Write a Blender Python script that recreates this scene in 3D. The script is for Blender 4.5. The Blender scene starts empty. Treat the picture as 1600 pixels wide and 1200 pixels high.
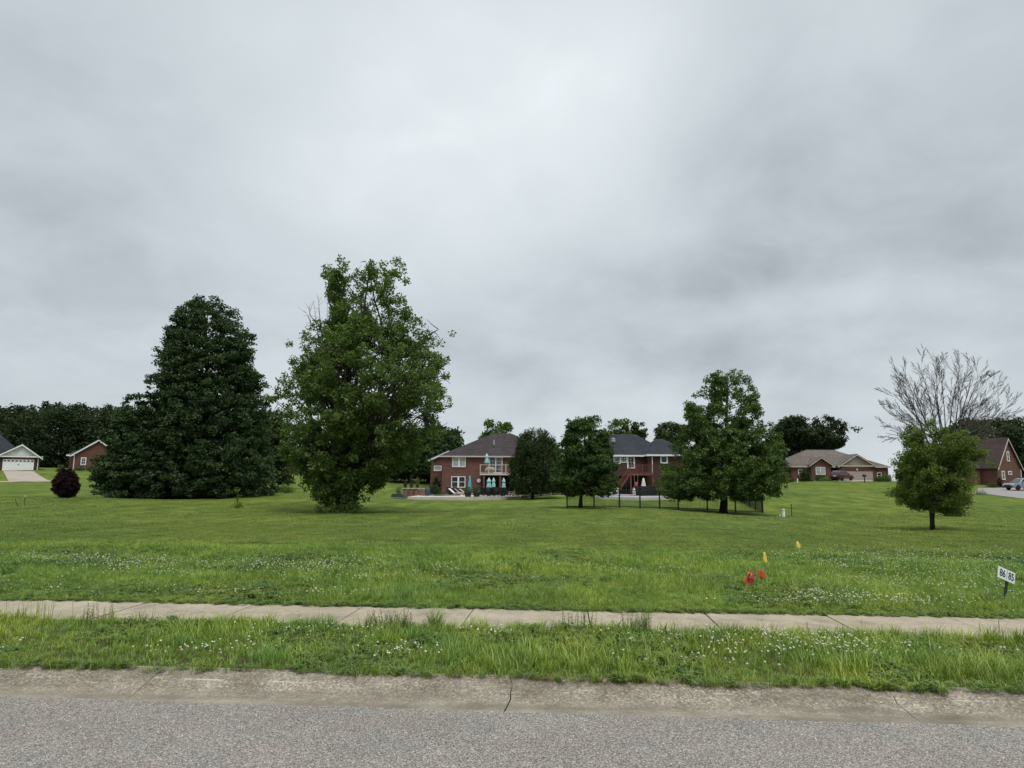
import bpy, math, random
import numpy as np
from mathutils import Matrix, Vector
C = bpy.context.scene.collection
R = math.radians
sc = bpy.context.scene
# ------------------------------------------------------------------ camera
F = 1100.0                      # focal length in photo pixels (photo 1600 wide)
CAM = np.array([0.0, 0.0, 1.65])
YAW, PITCH, ROLL = R(4.4), R(8.02), R(-0.27)
cd = bpy.data.cameras.new('camera'); cam = bpy.data.objects.new('camera', cd); C.objects.link(cam)
cd.sensor_width = 36.0; cd.lens = 36.0 * F / 1600.0; cd.clip_start = 0.05; cd.clip_end = 6000
CM = Matrix.Rotation(YAW, 4, 'Z') @ Matrix.Rotation(R(90) + PITCH, 4, 'X') @ Matrix.Rotation(-ROLL, 4, 'Z')
cam.matrix_world = Matrix.Translation(Vector(CAM)) @ CM
sc.camera = cam
CR = np.array(CM.to_3x3())
FWD = np.array([-math.sin(YAW), math.cos(YAW), 0.0]); RGT = np.array([math.cos(YAW), math.sin(YAW), 0.0])
def P(px, py, D):
    """point seen at photo pixel (px,py) whose horizontal distance along the camera heading is D metres"""
    d = CR @ np.array([(px - 800) / F, (600 - py) / F, -1.0])
    return CAM + d * (D / d.dot(FWD))
def G0(px, py, z):
    d = CR @ np.array([(px - 800) / F, (600 - py) / F, -1.0])
    return CAM + d * ((z - CAM[2]) / d[2])
# ------------------------------------------------------------------ light
SUN_EL, SUN_AZ = R(58), R(150)
def N(nt, t, **kw):
    n = nt.nodes.new(t)
    for k, v in kw.items():
        if k.startswith('i_'):
            key = k[2:]; n.inputs[int(key) if key.isdigit() else key.replace('_', ' ')].default_value = v
        else: setattr(n, k, v)
    return n
def L(nt, a, b): nt.links.new(a, b)
def ramp(nt, fac, stops, interp='LINEAR'):
    r = nt.nodes.new('ShaderNodeValToRGB'); r.color_ramp.interpolation = interp
    e = r.color_ramp.elements
    while len(e) < len(stops): e.new(0.5)
    for q, (p, c) in zip(e, stops):
        q.position = p; q.color = (c, c, c, 1) if isinstance(c, (int, float)) else (*c, 1)
    L(nt, fac, r.inputs[0]); return r.outputs[0]
def M2(nt, op, a, b=None, c=None, clamp=False):
    n = nt.nodes.new('ShaderNodeMath'); n.operation = op; n.use_clamp = clamp
    for i, v in enumerate((a, b, c)):
        if v is None: continue
        if isinstance(v, (int, float)): n.inputs[i].default_value = v
        else: L(nt, v, n.inputs[i])
    return n.outputs[0]
def mixc(nt, f, a, b, mode='MIX'):
    n = nt.nodes.new('ShaderNodeMix'); n.data_type = 'RGBA'; n.blend_type = mode
    for i, v in ((0, f), (6, a), (7, b)):
        if isinstance(v, (int, float)): n.inputs[i].default_value = v
        elif isinstance(v, tuple): n.inputs[i].default_value = (*v, 1)
        else: L(nt, v, n.inputs[i])
    return n.outputs[2]
W = bpy.data.worlds.new('World'); sc.world = W; W.use_nodes = True
nt = W.node_tree; nt.nodes.clear()
out = N(nt, 'ShaderNodeOutputWorld')
tc = N(nt, 'ShaderNodeTexCoord'); sep = N(nt, 'ShaderNodeSeparateXYZ'); L(nt, tc.outputs['Generated'], sep.inputs[0])
zc = M2(nt, 'MAXIMUM', sep.outputs[2], 0.0)
den = M2(nt, 'ADD', zc, 0.42)
cx = M2(nt, 'DIVIDE', sep.outputs[0], den); cy = M2(nt, 'DIVIDE', sep.outputs[1], den)
cmb = N(nt, 'ShaderNodeCombineXYZ'); L(nt, cx, cmb.inputs[0]); L(nt, cy, cmb.inputs[1])
n1 = N(nt, 'ShaderNodeTexNoise', i_Scale=1.5, i_Detail=6.0, i_Roughness=0.50, i_Distortion=0.25); L(nt, cmb.outputs[0], n1.inputs['Vector'])
n2 = N(nt, 'ShaderNodeTexNoise', i_Scale=4.6, i_Detail=8.0, i_Roughness=0.55, i_Distortion=0.30); L(nt, cmb.outputs[0], n2.inputs['Vector'])
f = M2(nt, 'ADD', M2(nt, 'MULTIPLY', n1.outputs[0], 0.6), M2(nt, 'MULTIPLY', n2.outputs[0], 0.4))
# brightness = base + noise + broad brighter and darker banks of cloud in fixed compass directions
val = M2(nt, 'ADD', 0.655, M2(nt, 'MULTIPLY', M2(nt, 'SUBTRACT', f, 0.5), 0.66))
def bank(val, px, py, sx, sy, amp, rot=0):
    c = CR @ np.array([(px - 800) / F, (600 - py) / F, -1.0]); c /= np.linalg.norm(c)
    r = np.array([CR[0, 0], CR[1, 0], CR[2, 0]]); u = np.cross(r, c); u /= np.linalg.norm(u) ; u = u if u[2] > 0 else -u
    r, u = math.cos(rot) * r + math.sin(rot) * u, -math.sin(rot) * r + math.cos(rot) * u
    def dp(v):
        n = nt.nodes.new('ShaderNodeVectorMath'); n.operation = 'DOT_PRODUCT'; L(nt, tc.outputs['Generated'], n.inputs[0]); n.inputs[1].default_value = tuple(v); return n.outputs['Value']
    a = M2(nt, 'DIVIDE', M2(nt, 'SUBTRACT', dp(r), float(r.dot(c))), sx / F); b = M2(nt, 'DIVIDE', M2(nt, 'SUBTRACT', dp(u), float(u.dot(c))), sy / F)
    wob = M2(nt, 'MULTIPLY', M2(nt, 'SUBTRACT', n2.outputs[0], 0.5), 2.4)
    d2 = M2(nt, 'ADD', M2(nt, 'ADD', M2(nt, 'MULTIPLY', a, a), M2(nt, 'MULTIPLY', b, b)), wob)
    g = M2(nt, 'EXPONENT', M2(nt, 'MULTIPLY', M2(nt, 'MAXIMUM', d2, 0.0), -1.0))
    fr = M2(nt, 'GREATER_THAN', dp(c), 0.0)
    return M2(nt, 'ADD', val, M2(nt, 'MULTIPLY', M2(nt, 'MULTIPLY', g, fr), amp))
for bk in [(740, 60, 330, 130, .17), (840, 250, 230, 150, .14), (520, 270, 170, 90, .14), (560, 400, 260, 110, .06), (215, 130, 170, 130, -.03), (1180, 200, 130, 150, -.07),
           (1420, 330, 230, 120, -.06), (1000, 440, 220, 50, -.08, .05), (930, 560, 260, 45, -.06, .05), (130, 440, 260, 80, -.05, -.2), (1250, 470, 130, 22, .07, .12), (700, 640, 900, 45, .03), (1450, 560, 300, 60, -.03),
           (80, 320, 130, 40, -.04), (100, 230, 90, 40, .07), (1400, 60, 200, 80, .04)]:
    val = bank(val, *bk)
# the part of the dome above the frame is brighter, as under any thick overcast
zen = M2(nt, 'MULTIPLY', M2(nt, 'SMOOTH_MIN', M2(nt, 'MAXIMUM', M2(nt, 'SUBTRACT', sep.outputs[2], 0.60), 0.0), 0.4, 0.1), 4.2)
val = M2(nt, 'ADD', val, zen)
tint = ramp(nt, M2(nt, 'MULTIPLY', val, 0.9), [(0.30, (0.875, 0.989, 1.075)), (0.8, (0.93, 1.0, 1.038))])
mul = N(nt, 'ShaderNodeVectorMath', operation='SCALE'); L(nt, tint, mul.inputs[0]); L(nt, val, mul.inputs['Scale'])
bg = N(nt, 'ShaderNodeBackground'); L(nt, mul.outputs[0], bg.inputs[0]); bg.inputs[1].default_value = 1.0
sky = N(nt, 'ShaderNodeTexSky', sky_type='NISHITA', sun_disc=False, sun_elevation=SUN_EL, sun_rotation=SUN_AZ)
bg2 = N(nt, 'ShaderNodeBackground', i_1=0.08); L(nt, sky.outputs[0], bg2.inputs[0])
mx = N(nt, 'ShaderNodeMixShader', i_0=0.95); L(nt, bg2.outputs[0], mx.inputs[1]); L(nt, bg.outputs[0], mx.inputs[2]); L(nt, mx.outputs[0], out.inputs[0])
ld = bpy.data.lights.new('sun', 'SUN'); ld.energy = 1.5; ld.angle = R(25); ld.color = (1, 0.95, 0.86)
sun = bpy.data.objects.new('sun', ld); C.objects.link(sun)
sd = Vector((math.sin(SUN_AZ) * math.cos(SUN_EL), math.cos(SUN_AZ) * math.cos(SUN_EL), math.sin(SUN_EL)))
sun.rotation_euler = sd.to_track_quat('Z', 'Y').to_euler()
sc.view_settings.view_transform = 'Standard'; sc.view_settings.look = 'None'; sc.view_settings.exposure = 0.0; sc.view_settings.gamma = 1.0; sc.view_settings.use_curve_mapping = False
sc.cycles.max_bounces = 5; sc.cycles.diffuse_bounces = 3; sc.cycles.transmission_bounces = 3; sc.cycles.transparent_max_bounces = 4
sc.render.threads_mode = 'AUTO'
# ------------------------------------------------------------------ materials
MT = {}
def mat(name, col, rough=0.8, spec=0.3, metal=0.0, var=0.0, scale=5.0, bump=0.0, coat=0.0):
    if name in MT: return MT[name]
    m = bpy.data.materials.new(name); m.use_nodes = True; t = m.node_tree; b = t.nodes['Principled BSDF']
    b.inputs['Base Color'].default_value = (*col, 1); b.inputs['Roughness'].default_value = rough; b.inputs['Specular IOR Level'].default_value = spec; b.inputs['Metallic'].default_value = metal
    if coat: b.inputs['Coat Weight'].default_value = coat
    if var or bump:
        tcn = N(t, 'ShaderNodeTexCoord'); no = N(t, 'ShaderNodeTexNoise', i_Scale=scale, i_Detail=5.0); L(t, tcn.outputs['Object'], no.inputs['Vector'])
        if var:
            lo = tuple(max(0, c * (1 - var)) for c in col); hi = tuple(min(1, c * (1 + var)) for c in col)
            L(t, ramp(t, no.outputs[0], [(0.3, lo), (0.7, hi)]), b.inputs['Base Color'])
        if bump:
            bp = N(t, 'ShaderNodeBump', i_Strength=bump, i_Distance=0.02); L(t, no.outputs[0], bp.inputs['Height']); L(t, bp.outputs[0], b.inputs['Normal'])
    MT[name] = m; return m
def brick(name, a, b_, mortar):
    m = bpy.data.materials.new(name); m.use_nodes = True; t = m.node_tree; b = t.nodes['Principled BSDF']; b.inputs['Roughness'].default_value = 0.9
    tcn = N(t, 'ShaderNodeTexCoord'); s = N(t, 'ShaderNodeSeparateXYZ'); L(t, tcn.outputs['Object'], s.inputs[0])
    c = N(t, 'ShaderNodeCombineXYZ'); L(t, M2(t, 'ADD', s.outputs[0], s.outputs[1]), c.inputs[0]); L(t, s.outputs[2], c.inputs[1])
    br = N(t, 'ShaderNodeTexBrick', i_Scale=1.0, i_Mortar_Size=0.006, i_Brick_Width=0.22, i_Row_Height=0.075)
    br.inputs['Color1'].default_value = (*a, 1); br.inputs['Color2'].default_value = (*b_, 1); br.inputs['Mortar'].default_value = (*mortar, 1); L(t, c.outputs[0], br.inputs[0])
    no = N(t, 'ShaderNodeTexNoise', i_Scale=0.9, i_Detail=6.0, i_Roughness=0.65); L(t, tcn.outputs['Object'], no.inputs['Vector'])
    L(t, mixc(t, 0.75, br.outputs[0], ramp(t, no.outputs[0], [(0.3, 0.62), (0.7, 1.25)]), 'MULTIPLY'), b.inputs['Base Color'])
    MT[name] = m; return m
def shingle(name, col):
    m = bpy.data.materials.new(name); m.use_nodes = True; t = m.node_tree; b = t.nodes['Principled BSDF']; b.inputs['Roughness'].default_value = 0.9; b.inputs['Specular IOR Level'].default_value = 0.2
    tcn = N(t, 'ShaderNodeTexCoord'); s = N(t, 'ShaderNodeSeparateXYZ'); L(t, tcn.outputs['Object'], s.inputs[0])
    c = N(t, 'ShaderNodeCombineXYZ'); L(t, M2(t, 'ADD', s.outputs[0], M2(t, 'MULTIPLY', s.outputs[1], 0.37)), c.inputs[0]); L(t, s.outputs[2], c.inputs[1])
    br = N(t, 'ShaderNodeTexBrick', i_Scale=1.0, i_Mortar_Size=0.012, i_Brick_Width=0.4, i_Row_Height=0.11)
    br.inputs['Color1'].default_value = (*[x * 1.15 for x in col], 1); br.inputs['Color2'].default_value = (*[x * 0.72 for x in col], 1); br.inputs['Mortar'].default_value = (*[x * 0.5 for x in col], 1); L(t, c.outputs[0], br.inputs[0])
    no = N(t, 'ShaderNodeTexNoise', i_Scale=0.5, i_Detail=5.0, i_Roughness=0.7); L(t, tcn.outputs['Object'], no.inputs['Vector'])
    L(t, mixc(t, 0.6, br.outputs[0], ramp(t, no.outputs[0], [(0.3, 0.7), (0.7, 1.3)]), 'MULTIPLY'), b.inputs['Base Color'])
    MT[name] = m; return m
def leafmat(name, a, b_, trans=0.28, gloss=0.06, scale=0.6):
    """leaf: colour between a and b per leaf and by wide noise, some light through the blade"""
    m = bpy.data.materials.new(name); m.use_nodes = True; t = m.node_tree; t.nodes.clear()
    o = N(t, 'ShaderNodeOutputMaterial'); at = N(t, 'ShaderNodeAttribute', attribute_name='var'); ge = N(t, 'ShaderNodeNewGeometry')
    no = N(t, 'ShaderNodeTexNoise', i_Scale=scale, i_Detail=3.0); L(t, ge.outputs['Position'], no.inputs['Vector'])
    fac = M2(t, 'ADD', M2(t, 'MULTIPLY', at.outputs['Fac'], 0.6), M2(t, 'MULTIPLY', M2(t, 'SUBTRACT', no.outputs[0], 0.3), 1.0), clamp=True)
    col = mixc(t, fac, a, b_)
    d = N(t, 'ShaderNodeBsdfDiffuse'); tr = N(t, 'ShaderNodeBsdfTranslucent'); L(t, col, d.inputs[0])
    L(t, mixc(t, 1.0, col, (1.0, 1.15, 0.45), 'MULTIPLY'), tr.inputs[0])
    m1 = N(t, 'ShaderNodeMixShader', i_0=trans); L(t, d.outputs[0], m1.inputs[1]); L(t, tr.outputs[0], m1.inputs[2])
    g = N(t, 'ShaderNodeBsdfGlossy', i_Roughness=0.65); m2 = N(t, 'ShaderNodeMixShader', i_0=gloss * .35); L(t, m1.outputs[0], m2.inputs[1]); L(t, g.outputs[0], m2.inputs[2]); L(t, m2.outputs[0], o.inputs[0])
    MT[name] = m; return m
WHITE = mat('white_paint', (.72, .73, .74), .5, var=.06, scale=1.5); OFFW = mat('cream_trim', (.5, .45, .38), .6)
GLASS = mat('window_glass', (.035, .045, .05), .08, .6); DARKGL = mat('dark_glass', (.012, .014, .016), .1, .5); BLIND = mat('blinds_behind_glass', (.33, .37, .36), .25, .5, var=.15, scale=3)
BLACK = mat('black_metal', (.012, .012, .013), .45); CONC = mat('pool_concrete', (.50, .45, .39), .85, var=.12, scale=1.2); BARK = mat('bark', (.055, .047, .038), .95, var=.4, scale=8, bump=.6)
PBARK = mat('pale_bark', (.070, .058, .048), .95, var=.3, scale=8); DBARK = mat('dark_bark', (.03, .026, .022), .95, var=.4, scale=8, bump=.5)
TEAL = mat('teal_canvas', (.09, .40, .42), .85, var=.15, scale=6); PTEAL = mat('pale_teal_canvas', (.33, .60, .60), .85, var=.2, scale=6)
GREYM = mat('grey_metal', (.11, .11, .12), .45, metal=.3); WCANV = mat('white_canvas', (.62, .61, .58), .9, var=.1, scale=6)
# ------------------------------------------------------------------ mesh helpers
class MB:
    def __init__(s): s.v = []; s.f = []
    def add(s, vs, fs):
        o = len(s.v); s.v += [tuple(map(float, v)) for v in vs]; s.f += [tuple(i + o for i in f) for f in fs]; return s
    def box(s, x0, x1, y0, y1, z0, z1):
        return s.add([(x0, y0, z0), (x1, y0, z0), (x1, y1, z0), (x0, y1, z0), (x0, y0, z1), (x1, y0, z1), (x1, y1, z1), (x0, y1, z1)],
                     [(0, 3, 2, 1), (4, 5, 6, 7), (0, 1, 5, 4), (1, 2, 6, 5), (2, 3, 7, 6), (3, 0, 4, 7)])
    def tube(s, pts, rs, n=6, cap=True):
        pts = [np.array(p, float) for p in pts]; rings = []; k = len(pts)
        rs = [rs] * k if isinstance(rs, (int, float)) else rs
        vs = []
        for i, p in enumerate(pts):
            d = pts[min(i + 1, k - 1)] - pts[max(i - 1, 0)]; d = d / (np.linalg.norm(d) + 1e-9)
            a = np.cross(d, (0, 0, 1) if abs(d[2]) < .9 else (1, 0, 0)); a /= np.linalg.norm(a); b = np.cross(d, a)
            for j in range(n):
                t = 2 * math.pi * j / n; vs.append(p + rs[i] * (math.cos(t) * a + math.sin(t) * b))
        fs = [(i * n + j, i * n + (j + 1) % n, (i + 1) * n + (j + 1) % n, (i + 1) * n + j) for i in range(k - 1) for j in range(n)]
        if cap: fs += [tuple(range(n - 1, -1, -1)), tuple(range((k - 1) * n, k * n))]
        return s.add(vs, fs)
    def prism(s, poly, y0, y1):      # poly in x,z extruded along y
        n = len(poly)
        return s.add([(x, y0, z) for x, z in poly] + [(x, y1, z) for x, z in poly], [tuple(range(n)), tuple(range(2 * n - 1, n - 1, -1))] + [(i, i + n, (i + 1) % n + n, (i + 1) % n) for i in range(n)])
    def prismx(s, poly, x0, x1):     # poly in y,z extruded along x
        n = len(poly)
        return s.add([(x0, y, z) for y, z in poly] + [(x1, y, z) for y, z in poly], [tuple(range(n - 1, -1, -1)), tuple(range(n, 2 * n))] + [(i, (i + 1) % n, (i + 1) % n + n, i + n) for i in range(n)])
    def lathe(s, prof, c=(0, 0, 0), n=12, sq=None):
        vs = []
        for r, z in prof:
            for j in range(n):
                t = 2 * math.pi * j / n; q = 1 + (sq * math.cos(4 * t) if sq else 0); vs.append((c[0] + r * q * math.cos(t), c[1] + r * q * math.sin(t), c[2] + z))
        k = len(prof)
        return s.add(vs, [(i * n + j, i * n + (j + 1) % n, (i + 1) * n + (j + 1) % n, (i + 1) * n + j) for i in range(k - 1) for j in range(n)] + [tuple(range(n - 1, -1, -1)), tuple(range((k - 1) * n, k * n))])
    def blob(s, c, r, rng, n=8, k=6, j=.15):
        pr = []; vs = []
        for i in range(k + 1):
            a = math.pi * i / k
            for q in range(n):
                t = 2 * math.pi * q / n; w = 1 + rng.uniform(-j, j)
                vs.append((c[0] + r[0] * w * math.sin(a) * math.cos(t), c[1] + r[1] * w * math.sin(a) * math.sin(t), c[2] - r[2] * w * math.cos(a)))
        return s.add(vs, [(i * n + q, i * n + (q + 1) % n, (i + 1) * n + (q + 1) % n, (i + 1) * n + q) for i in range(k) for q in range(n)])
    def build(s, name, m, parent=None, smooth=False):
        me = bpy.data.meshes.new(name); me.from_pydata(s.v, [], s.f); me.materials.append(m); me.update()
        if smooth: me.polygons.foreach_set('use_smooth', [True] * len(me.polygons))
        o = bpy.data.objects.new(name, me); C.objects.link(o)
        if parent is not None: o.parent = parent
        return o
def npmesh(name, v, f, m, parent=None, var=None, smooth=False):
    me = bpy.data.meshes.new(name); v = np.asarray(v, np.float32); f = np.asarray(f, np.int32); k = f.shape[1]
    me.vertices.add(len(v)); me.vertices.foreach_set('co', v.ravel()); me.loops.add(f.size); me.loops.foreach_set('vertex_index', f.ravel())
    me.polygons.add(len(f)); me.polygons.foreach_set('loop_start', np.arange(0, f.size, k, dtype=np.int32)); me.polygons.foreach_set('loop_total', np.full(len(f), k, np.int32))
    if smooth: me.polygons.foreach_set('use_smooth', np.ones(len(f), bool))
    me.update(calc_edges=True); me.materials.append(m)
    if var is not None:
        a = me.attributes.new('var', 'FLOAT', 'POINT'); a.data.foreach_set('value', np.asarray(var, np.float32))
    o = bpy.data.objects.new(name, me); C.objects.link(o)
    if parent is not None: o.parent = parent
    return o
def tag(o, label=None, cat=None, group=None, kind=None):
    for k, v in (('label', label), ('category', cat), ('group', group), ('kind', kind)):
        if v: o[k] = v
    return o
def thing(name, label, cat, loc=(0, 0, 0), rz=0.0, group=None):
    o = bpy.data.objects.new(name, None); C.objects.link(o); o.location = tuple(float(x) for x in loc); o.rotation_euler = (0, 0, rz); o.empty_display_size = .2
    return tag(o, label, cat, group)
def copy_tree(o, parent=None):
    c = o.copy(); C.objects.link(c); c.parent = parent
    for ch in [x for x in C.objects if x.parent == o]: copy_tree(ch, c)
    return c
def put(o, loc, rz=0.0, label=None, sc_=None):
    o.location = tuple(float(x) for x in loc); o.rotation_euler = (0, 0, rz)
    if label: o['label'] = label
    if sc_: o.scale = (sc_, sc_, sc_)
    return o
# ------------------------------------------------------------------ terrain
Y_ASPH, Y_KERB, Y_WALK0, Y_WALK1 = 5.40, 6.02, 7.72, 8.88
ctrl = []
for D_ in (9, 13, 18, 24):
    for px_ in (-300, 0, 400, 800, 1200, 1600, 1900): p = P(px_, 760, D_); ctrl.append((p[0], p[1], 0.13 if D_ < 20 else 0.03))
for px_, py_, D_ in [(105, 778, 50), (40, 792, 42), (-200, 790, 42), (250, 779, 58), (400, 772, 62), (530, 801, 44), (700, 797, 50), (886, 794, 46), (1000, 795, 50), (1130, 800, 53), (1192, 802, 55), (1225, 809, 48),
                   (1171, 793, 60), (1148, 779, 66), (1100, 765, 78), (1230, 768, 88), (1300, 751, 126), (1380, 752, 122), (1290, 776, 82), (1457, 827, 28), (1482, 806, 40), (1520, 776, 72), (1540, 764, 104), (1620, 781, 80), (1620, 764, 104),
                   (1800, 785, 80), (1560, 757, 116), (640, 781, 80), (720, 781.5, 80), (800, 781, 82), (860, 773, 89), (700, 779, 96), (860, 772, 96), (600, 775, 85), (600, 760, 97), (590, 746, 128), (520, 752, 115), (430, 768, 74), (430, 752, 110), (950, 780.5, 76), (1060, 778, 78), (960, 774, 96),
                   (200, 762, 80), (330, 755, 100), (60, 752, 97), (-60, 752, 97), (30, 735.5, 110), (-150, 736, 110), (85, 741, 108), (110, 733.5, 118), (190, 734, 122), (1400, 790, 55), (1350, 810, 38), (1700, 800, 50), (300, 810, 33), (0, 812, 33), (150, 812, 33), (-200, 812, 33), (800, 806, 38), (1000, 812, 36)]:
    p = P(px_, py_, D_); ctrl.append(tuple(p))
for px_, D_, z_ in [(-300, 170, 5), (0, 170, 5), (300, 170, 4.2), (600, 170, 3.4), (900, 170, 2.0), (1200, 170, 2.2), (1500, 170, 2.0), (1900, 170, 2.0), (-600, 400, 4), (0, 400, 4), (800, 400, 3), (1600, 400, 2.5), (2200, 400, 2.5), (-600, 100, 3), (2200, 100, .5), (-900, 40, .5), (2500, 40, 0)]:
    p = P(px_, 700, D_); ctrl.append((p[0], p[1], z_))
ctrl = np.array(ctrl); CC = 4.0
def _phi(r2): return np.sqrt(r2 + CC * CC)
_A = _phi(((ctrl[:, None, :2] - ctrl[None, :, :2]) ** 2).sum(-1)); n_ = len(ctrl)
_B = np.zeros((n_ + 1, n_ + 1)); _B[:n_, :n_] = _A + np.eye(n_) * 0.0; _B[:n_, n_] = 1; _B[n_, :n_] = 1
_w = np.linalg.solve(_B, np.append(ctrl[:, 2], 0))
def lawn(x, y):
    x = np.asarray(x, float); y = np.asarray(y, float); sh = np.broadcast(x, y).shape; x = np.broadcast_to(x, sh).ravel(); y = np.broadcast_to(y, sh).ravel(); o = np.empty(len(x))
    for i in range(0, len(x), 20000):
        r2 = (x[i:i + 20000, None] - ctrl[:, 0]) ** 2 + (y[i:i + 20000, None] - ctrl[:, 1]) ** 2; o[i:i + 20000] = _phi(r2) @ _w[:n_] + _w[n_]
    return o.reshape(sh)
def ground(x, y):
    x = np.asarray(x, float); y = np.asarray(y, float); b = np.clip((y - Y_WALK1) / 6, 0, 1); b = b * b * (3 - 2 * b)
    bump_ = .02 * np.sin(x * 1.7 + y * .9) * np.sin(y * 1.3 - x * .4) + .03 * np.sin(x * .31 + 1) * np.sin(y * .27)
    far = np.clip((np.hypot(x, y) - 250) / 300, 0, 1); z = lawn(x, y) * (1 - far) + 2.5 * far
    z = (1 - b) * .12 + b * (z + bump_ * np.clip((y - 9.5) / 10, 0, 1) * (y < 150))
    z = np.where(y < Y_WALK1 + .02, .07, z); z = np.where(y < Y_WALK0 - .02, .07 + .045 * np.clip((y - Y_KERB) / 1.4, 0, 1), z)
    return np.where(y < Y_KERB + .01, -.12, z)
def gz(x, y): return float(ground(x, y))
def on(px, py, D, dz=0.0):
    p = P(px, py, D); return (p[0], p[1], gz(p[0], p[1]) + dz)
# grass / earth material
def groundmat():
    m = bpy.data.materials.new('lawn_surface'); m.use_nodes = True; t = m.node_tree; b = t.nodes['Principled BSDF']; b.inputs['Roughness'].default_value = .95; b.inputs['Specular IOR Level'].default_value = .1
    ge = N(t, 'ShaderNodeNewGeometry'); s = N(t, 'ShaderNodeSeparateXYZ'); L(t, ge.outputs['Position'], s.inputs[0])
    def no(sc_, det=4, rough=.6, vec=None):
        n = N(t, 'ShaderNodeTexNoise', i_Scale=sc_, i_Detail=float(det), i_Roughness=rough); L(t, vec or ge.outputs['Position'], n.inputs['Vector']); return n.outputs[0]
    mp = N(t, 'ShaderNodeMapping'); mp.inputs['Scale'].default_value = (1, .45, 1); L(t, ge.outputs['Position'], mp.inputs[0])
    big = no(.07, 5, .6); mid = no(.8, 5, .65, mp.outputs[0]); fine = no(14, 4, .75); ff = no(55, 3, .8)
    c = ramp(t, mid, [(.3, (.050, .082, .014)), (.5, (.096, .136, .022)), (.7, (.150, .185, .034))])
    c = mixc(t, .8, c, ramp(t, big, [(.32, (.62, .76, .75)), (.5, (1, 1, 1)), (.68, (1.35, 1.15, .95))]), 'MULTIPLY')
    c = mixc(t, 1.0, c, ramp(t, fine, [(.3, .50), (.5, 1.0), (.7, 1.5)]), 'MULTIPLY')
    c = mixc(t, .5, c, ramp(t, ff, [(.3, .5), (.7, 1.5)]), 'MULTIPLY')
    st = M2(t, 'SINE', M2(t, 'ADD', M2(t, 'MULTIPLY', s.outputs[0], 3.0), M2(t, 'MULTIPLY', mid, 5.0)))
    c = mixc(t, .5, c, ramp(t, M2(t, 'ADD', M2(t, 'MULTIPLY', st, .5), .5), [(.25, .91), (.75, 1.09)]), 'MULTIPLY')
    dirt = no(2.3, 6, .7)
    near = M2(t, 'LESS_THAN', s.outputs[1], 9.15)
    edge = M2(t, 'MULTIPLY', near, ramp(t, dirt, [(.35, .25), (.6, .9)]))
    c = mixc(t, edge, c, (.055, .040, .026)); L(t, c, b.inputs['Base Color'])
    bp = N(t, 'ShaderNodeBump', i_Strength=.8, i_Distance=.06); L(t, M2(t, 'ADD', fine, M2(t, 'MULTIPLY', mid, 1.5)), bp.inputs['Height']); L(t, bp.outputs[0], b.inputs['Normal'])
    return m
def spaced(a, b_, d0, grow, dmax):
    v = [a]; d = d0
    while v[-1] < b_: v.append(v[-1] + d); d = min(d * grow, dmax)
    return v
gx = spaced(0, 3000, .6, 1.03, 120); gx = sorted([-q for q in gx[1:]] + gx)
gy = [-600, -200, -60, -20, 0, 4, Y_KERB, Y_KERB + .02, 6.4, 7.0, Y_WALK0 - .03, Y_WALK0 - .01, Y_WALK1 + .01, Y_WALK1 + .03] + spaced(9.2, 3000, .5, 1.025, 120)
X_, Y_ = np.meshgrid(np.array(gx), np.array(gy)); Z_ = ground(X_, Y_)
nx, ny = len(gx), len(gy); ii = np.arange(nx * ny).reshape(ny, nx)
fq = np.stack([ii[:-1, :-1], ii[:-1, 1:], ii[1:, 1:], ii[1:, :-1]], -1).reshape(-1, 4)
g = npmesh('ground', np.stack([X_, Y_, Z_], -1).reshape(-1, 3), fq, groundmat(), smooth=True); tag(g, 'green sloping lawn reaching from the sidewalk to the far houses', 'lawn', kind='structure')
# road
def asphalt():
    m = bpy.data.materials.new('asphalt'); m.use_nodes = True; t = m.node_tree; b = t.nodes['Principled BSDF']; b.inputs['Roughness'].default_value = .9; b.inputs['Specular IOR Level'].default_value = .25
    ge = N(t, 'ShaderNodeNewGeometry'); vo = N(t, 'ShaderNodeTexVoronoi', i_Scale=140.0); L(t, ge.outputs['Position'], vo.inputs['Vector'])
    sp = N(t, 'ShaderNodeSeparateColor'); L(t, vo.outputs['Color'], sp.inputs[0])
    v2 = N(t, 'ShaderNodeTexVoronoi', i_Scale=230.0); L(t, ge.outputs['Position'], v2.inputs['Vector']); s2 = N(t, 'ShaderNodeSeparateColor'); L(t, v2.outputs['Color'], s2.inputs[0])
    big = N(t, 'ShaderNodeTexNoise', i_Scale=.9, i_Detail=5.0, i_Roughness=.6); L(t, ge.outputs['Position'], big.inputs['Vector'])
    hue = N(t, 'ShaderNodeTexNoise', i_Scale=2.4, i_Detail=4.0); L(t, ge.outputs['Position'], hue.inputs['Vector'])
    c = ramp(t, sp.outputs[0], [(0, (.07, .065, .06)), (.3, (.17, .161, .15)), (.65, (.27, .257, .243)), (.93, (.38, .365, .34)), (1, (.58, .56, .52))])
    c = mixc(t, .6, c, ramp(t, s2.outputs[1], [(0, .35), (.6, 1.1), (1, 1.6)]), 'MULTIPLY')
    c = mixc(t, .35, c, ramp(t, vo.outputs['Distance'], [(0, 1.3), (.006, .6)]), 'MULTIPLY')
    c = mixc(t, 1.0, c, ramp(t, big.outputs[0], [(.3, .88), (.7, 1.12)]), 'MULTIPLY')
    c = mixc(t, 1.0, c, ramp(t, hue.outputs[0], [(.35, (1.12, 1.02, .96)), (.65, (1.05, 1.03, .99))]), 'MULTIPLY'); L(t, c, b.inputs['Base Color'])
    bp = N(t, 'ShaderNodeBump', i_Strength=.7, i_Distance=.006); L(t, sp.outputs[0], bp.inputs['Height']); L(t, bp.outputs[0], b.inputs['Normal'])
    return m
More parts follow.
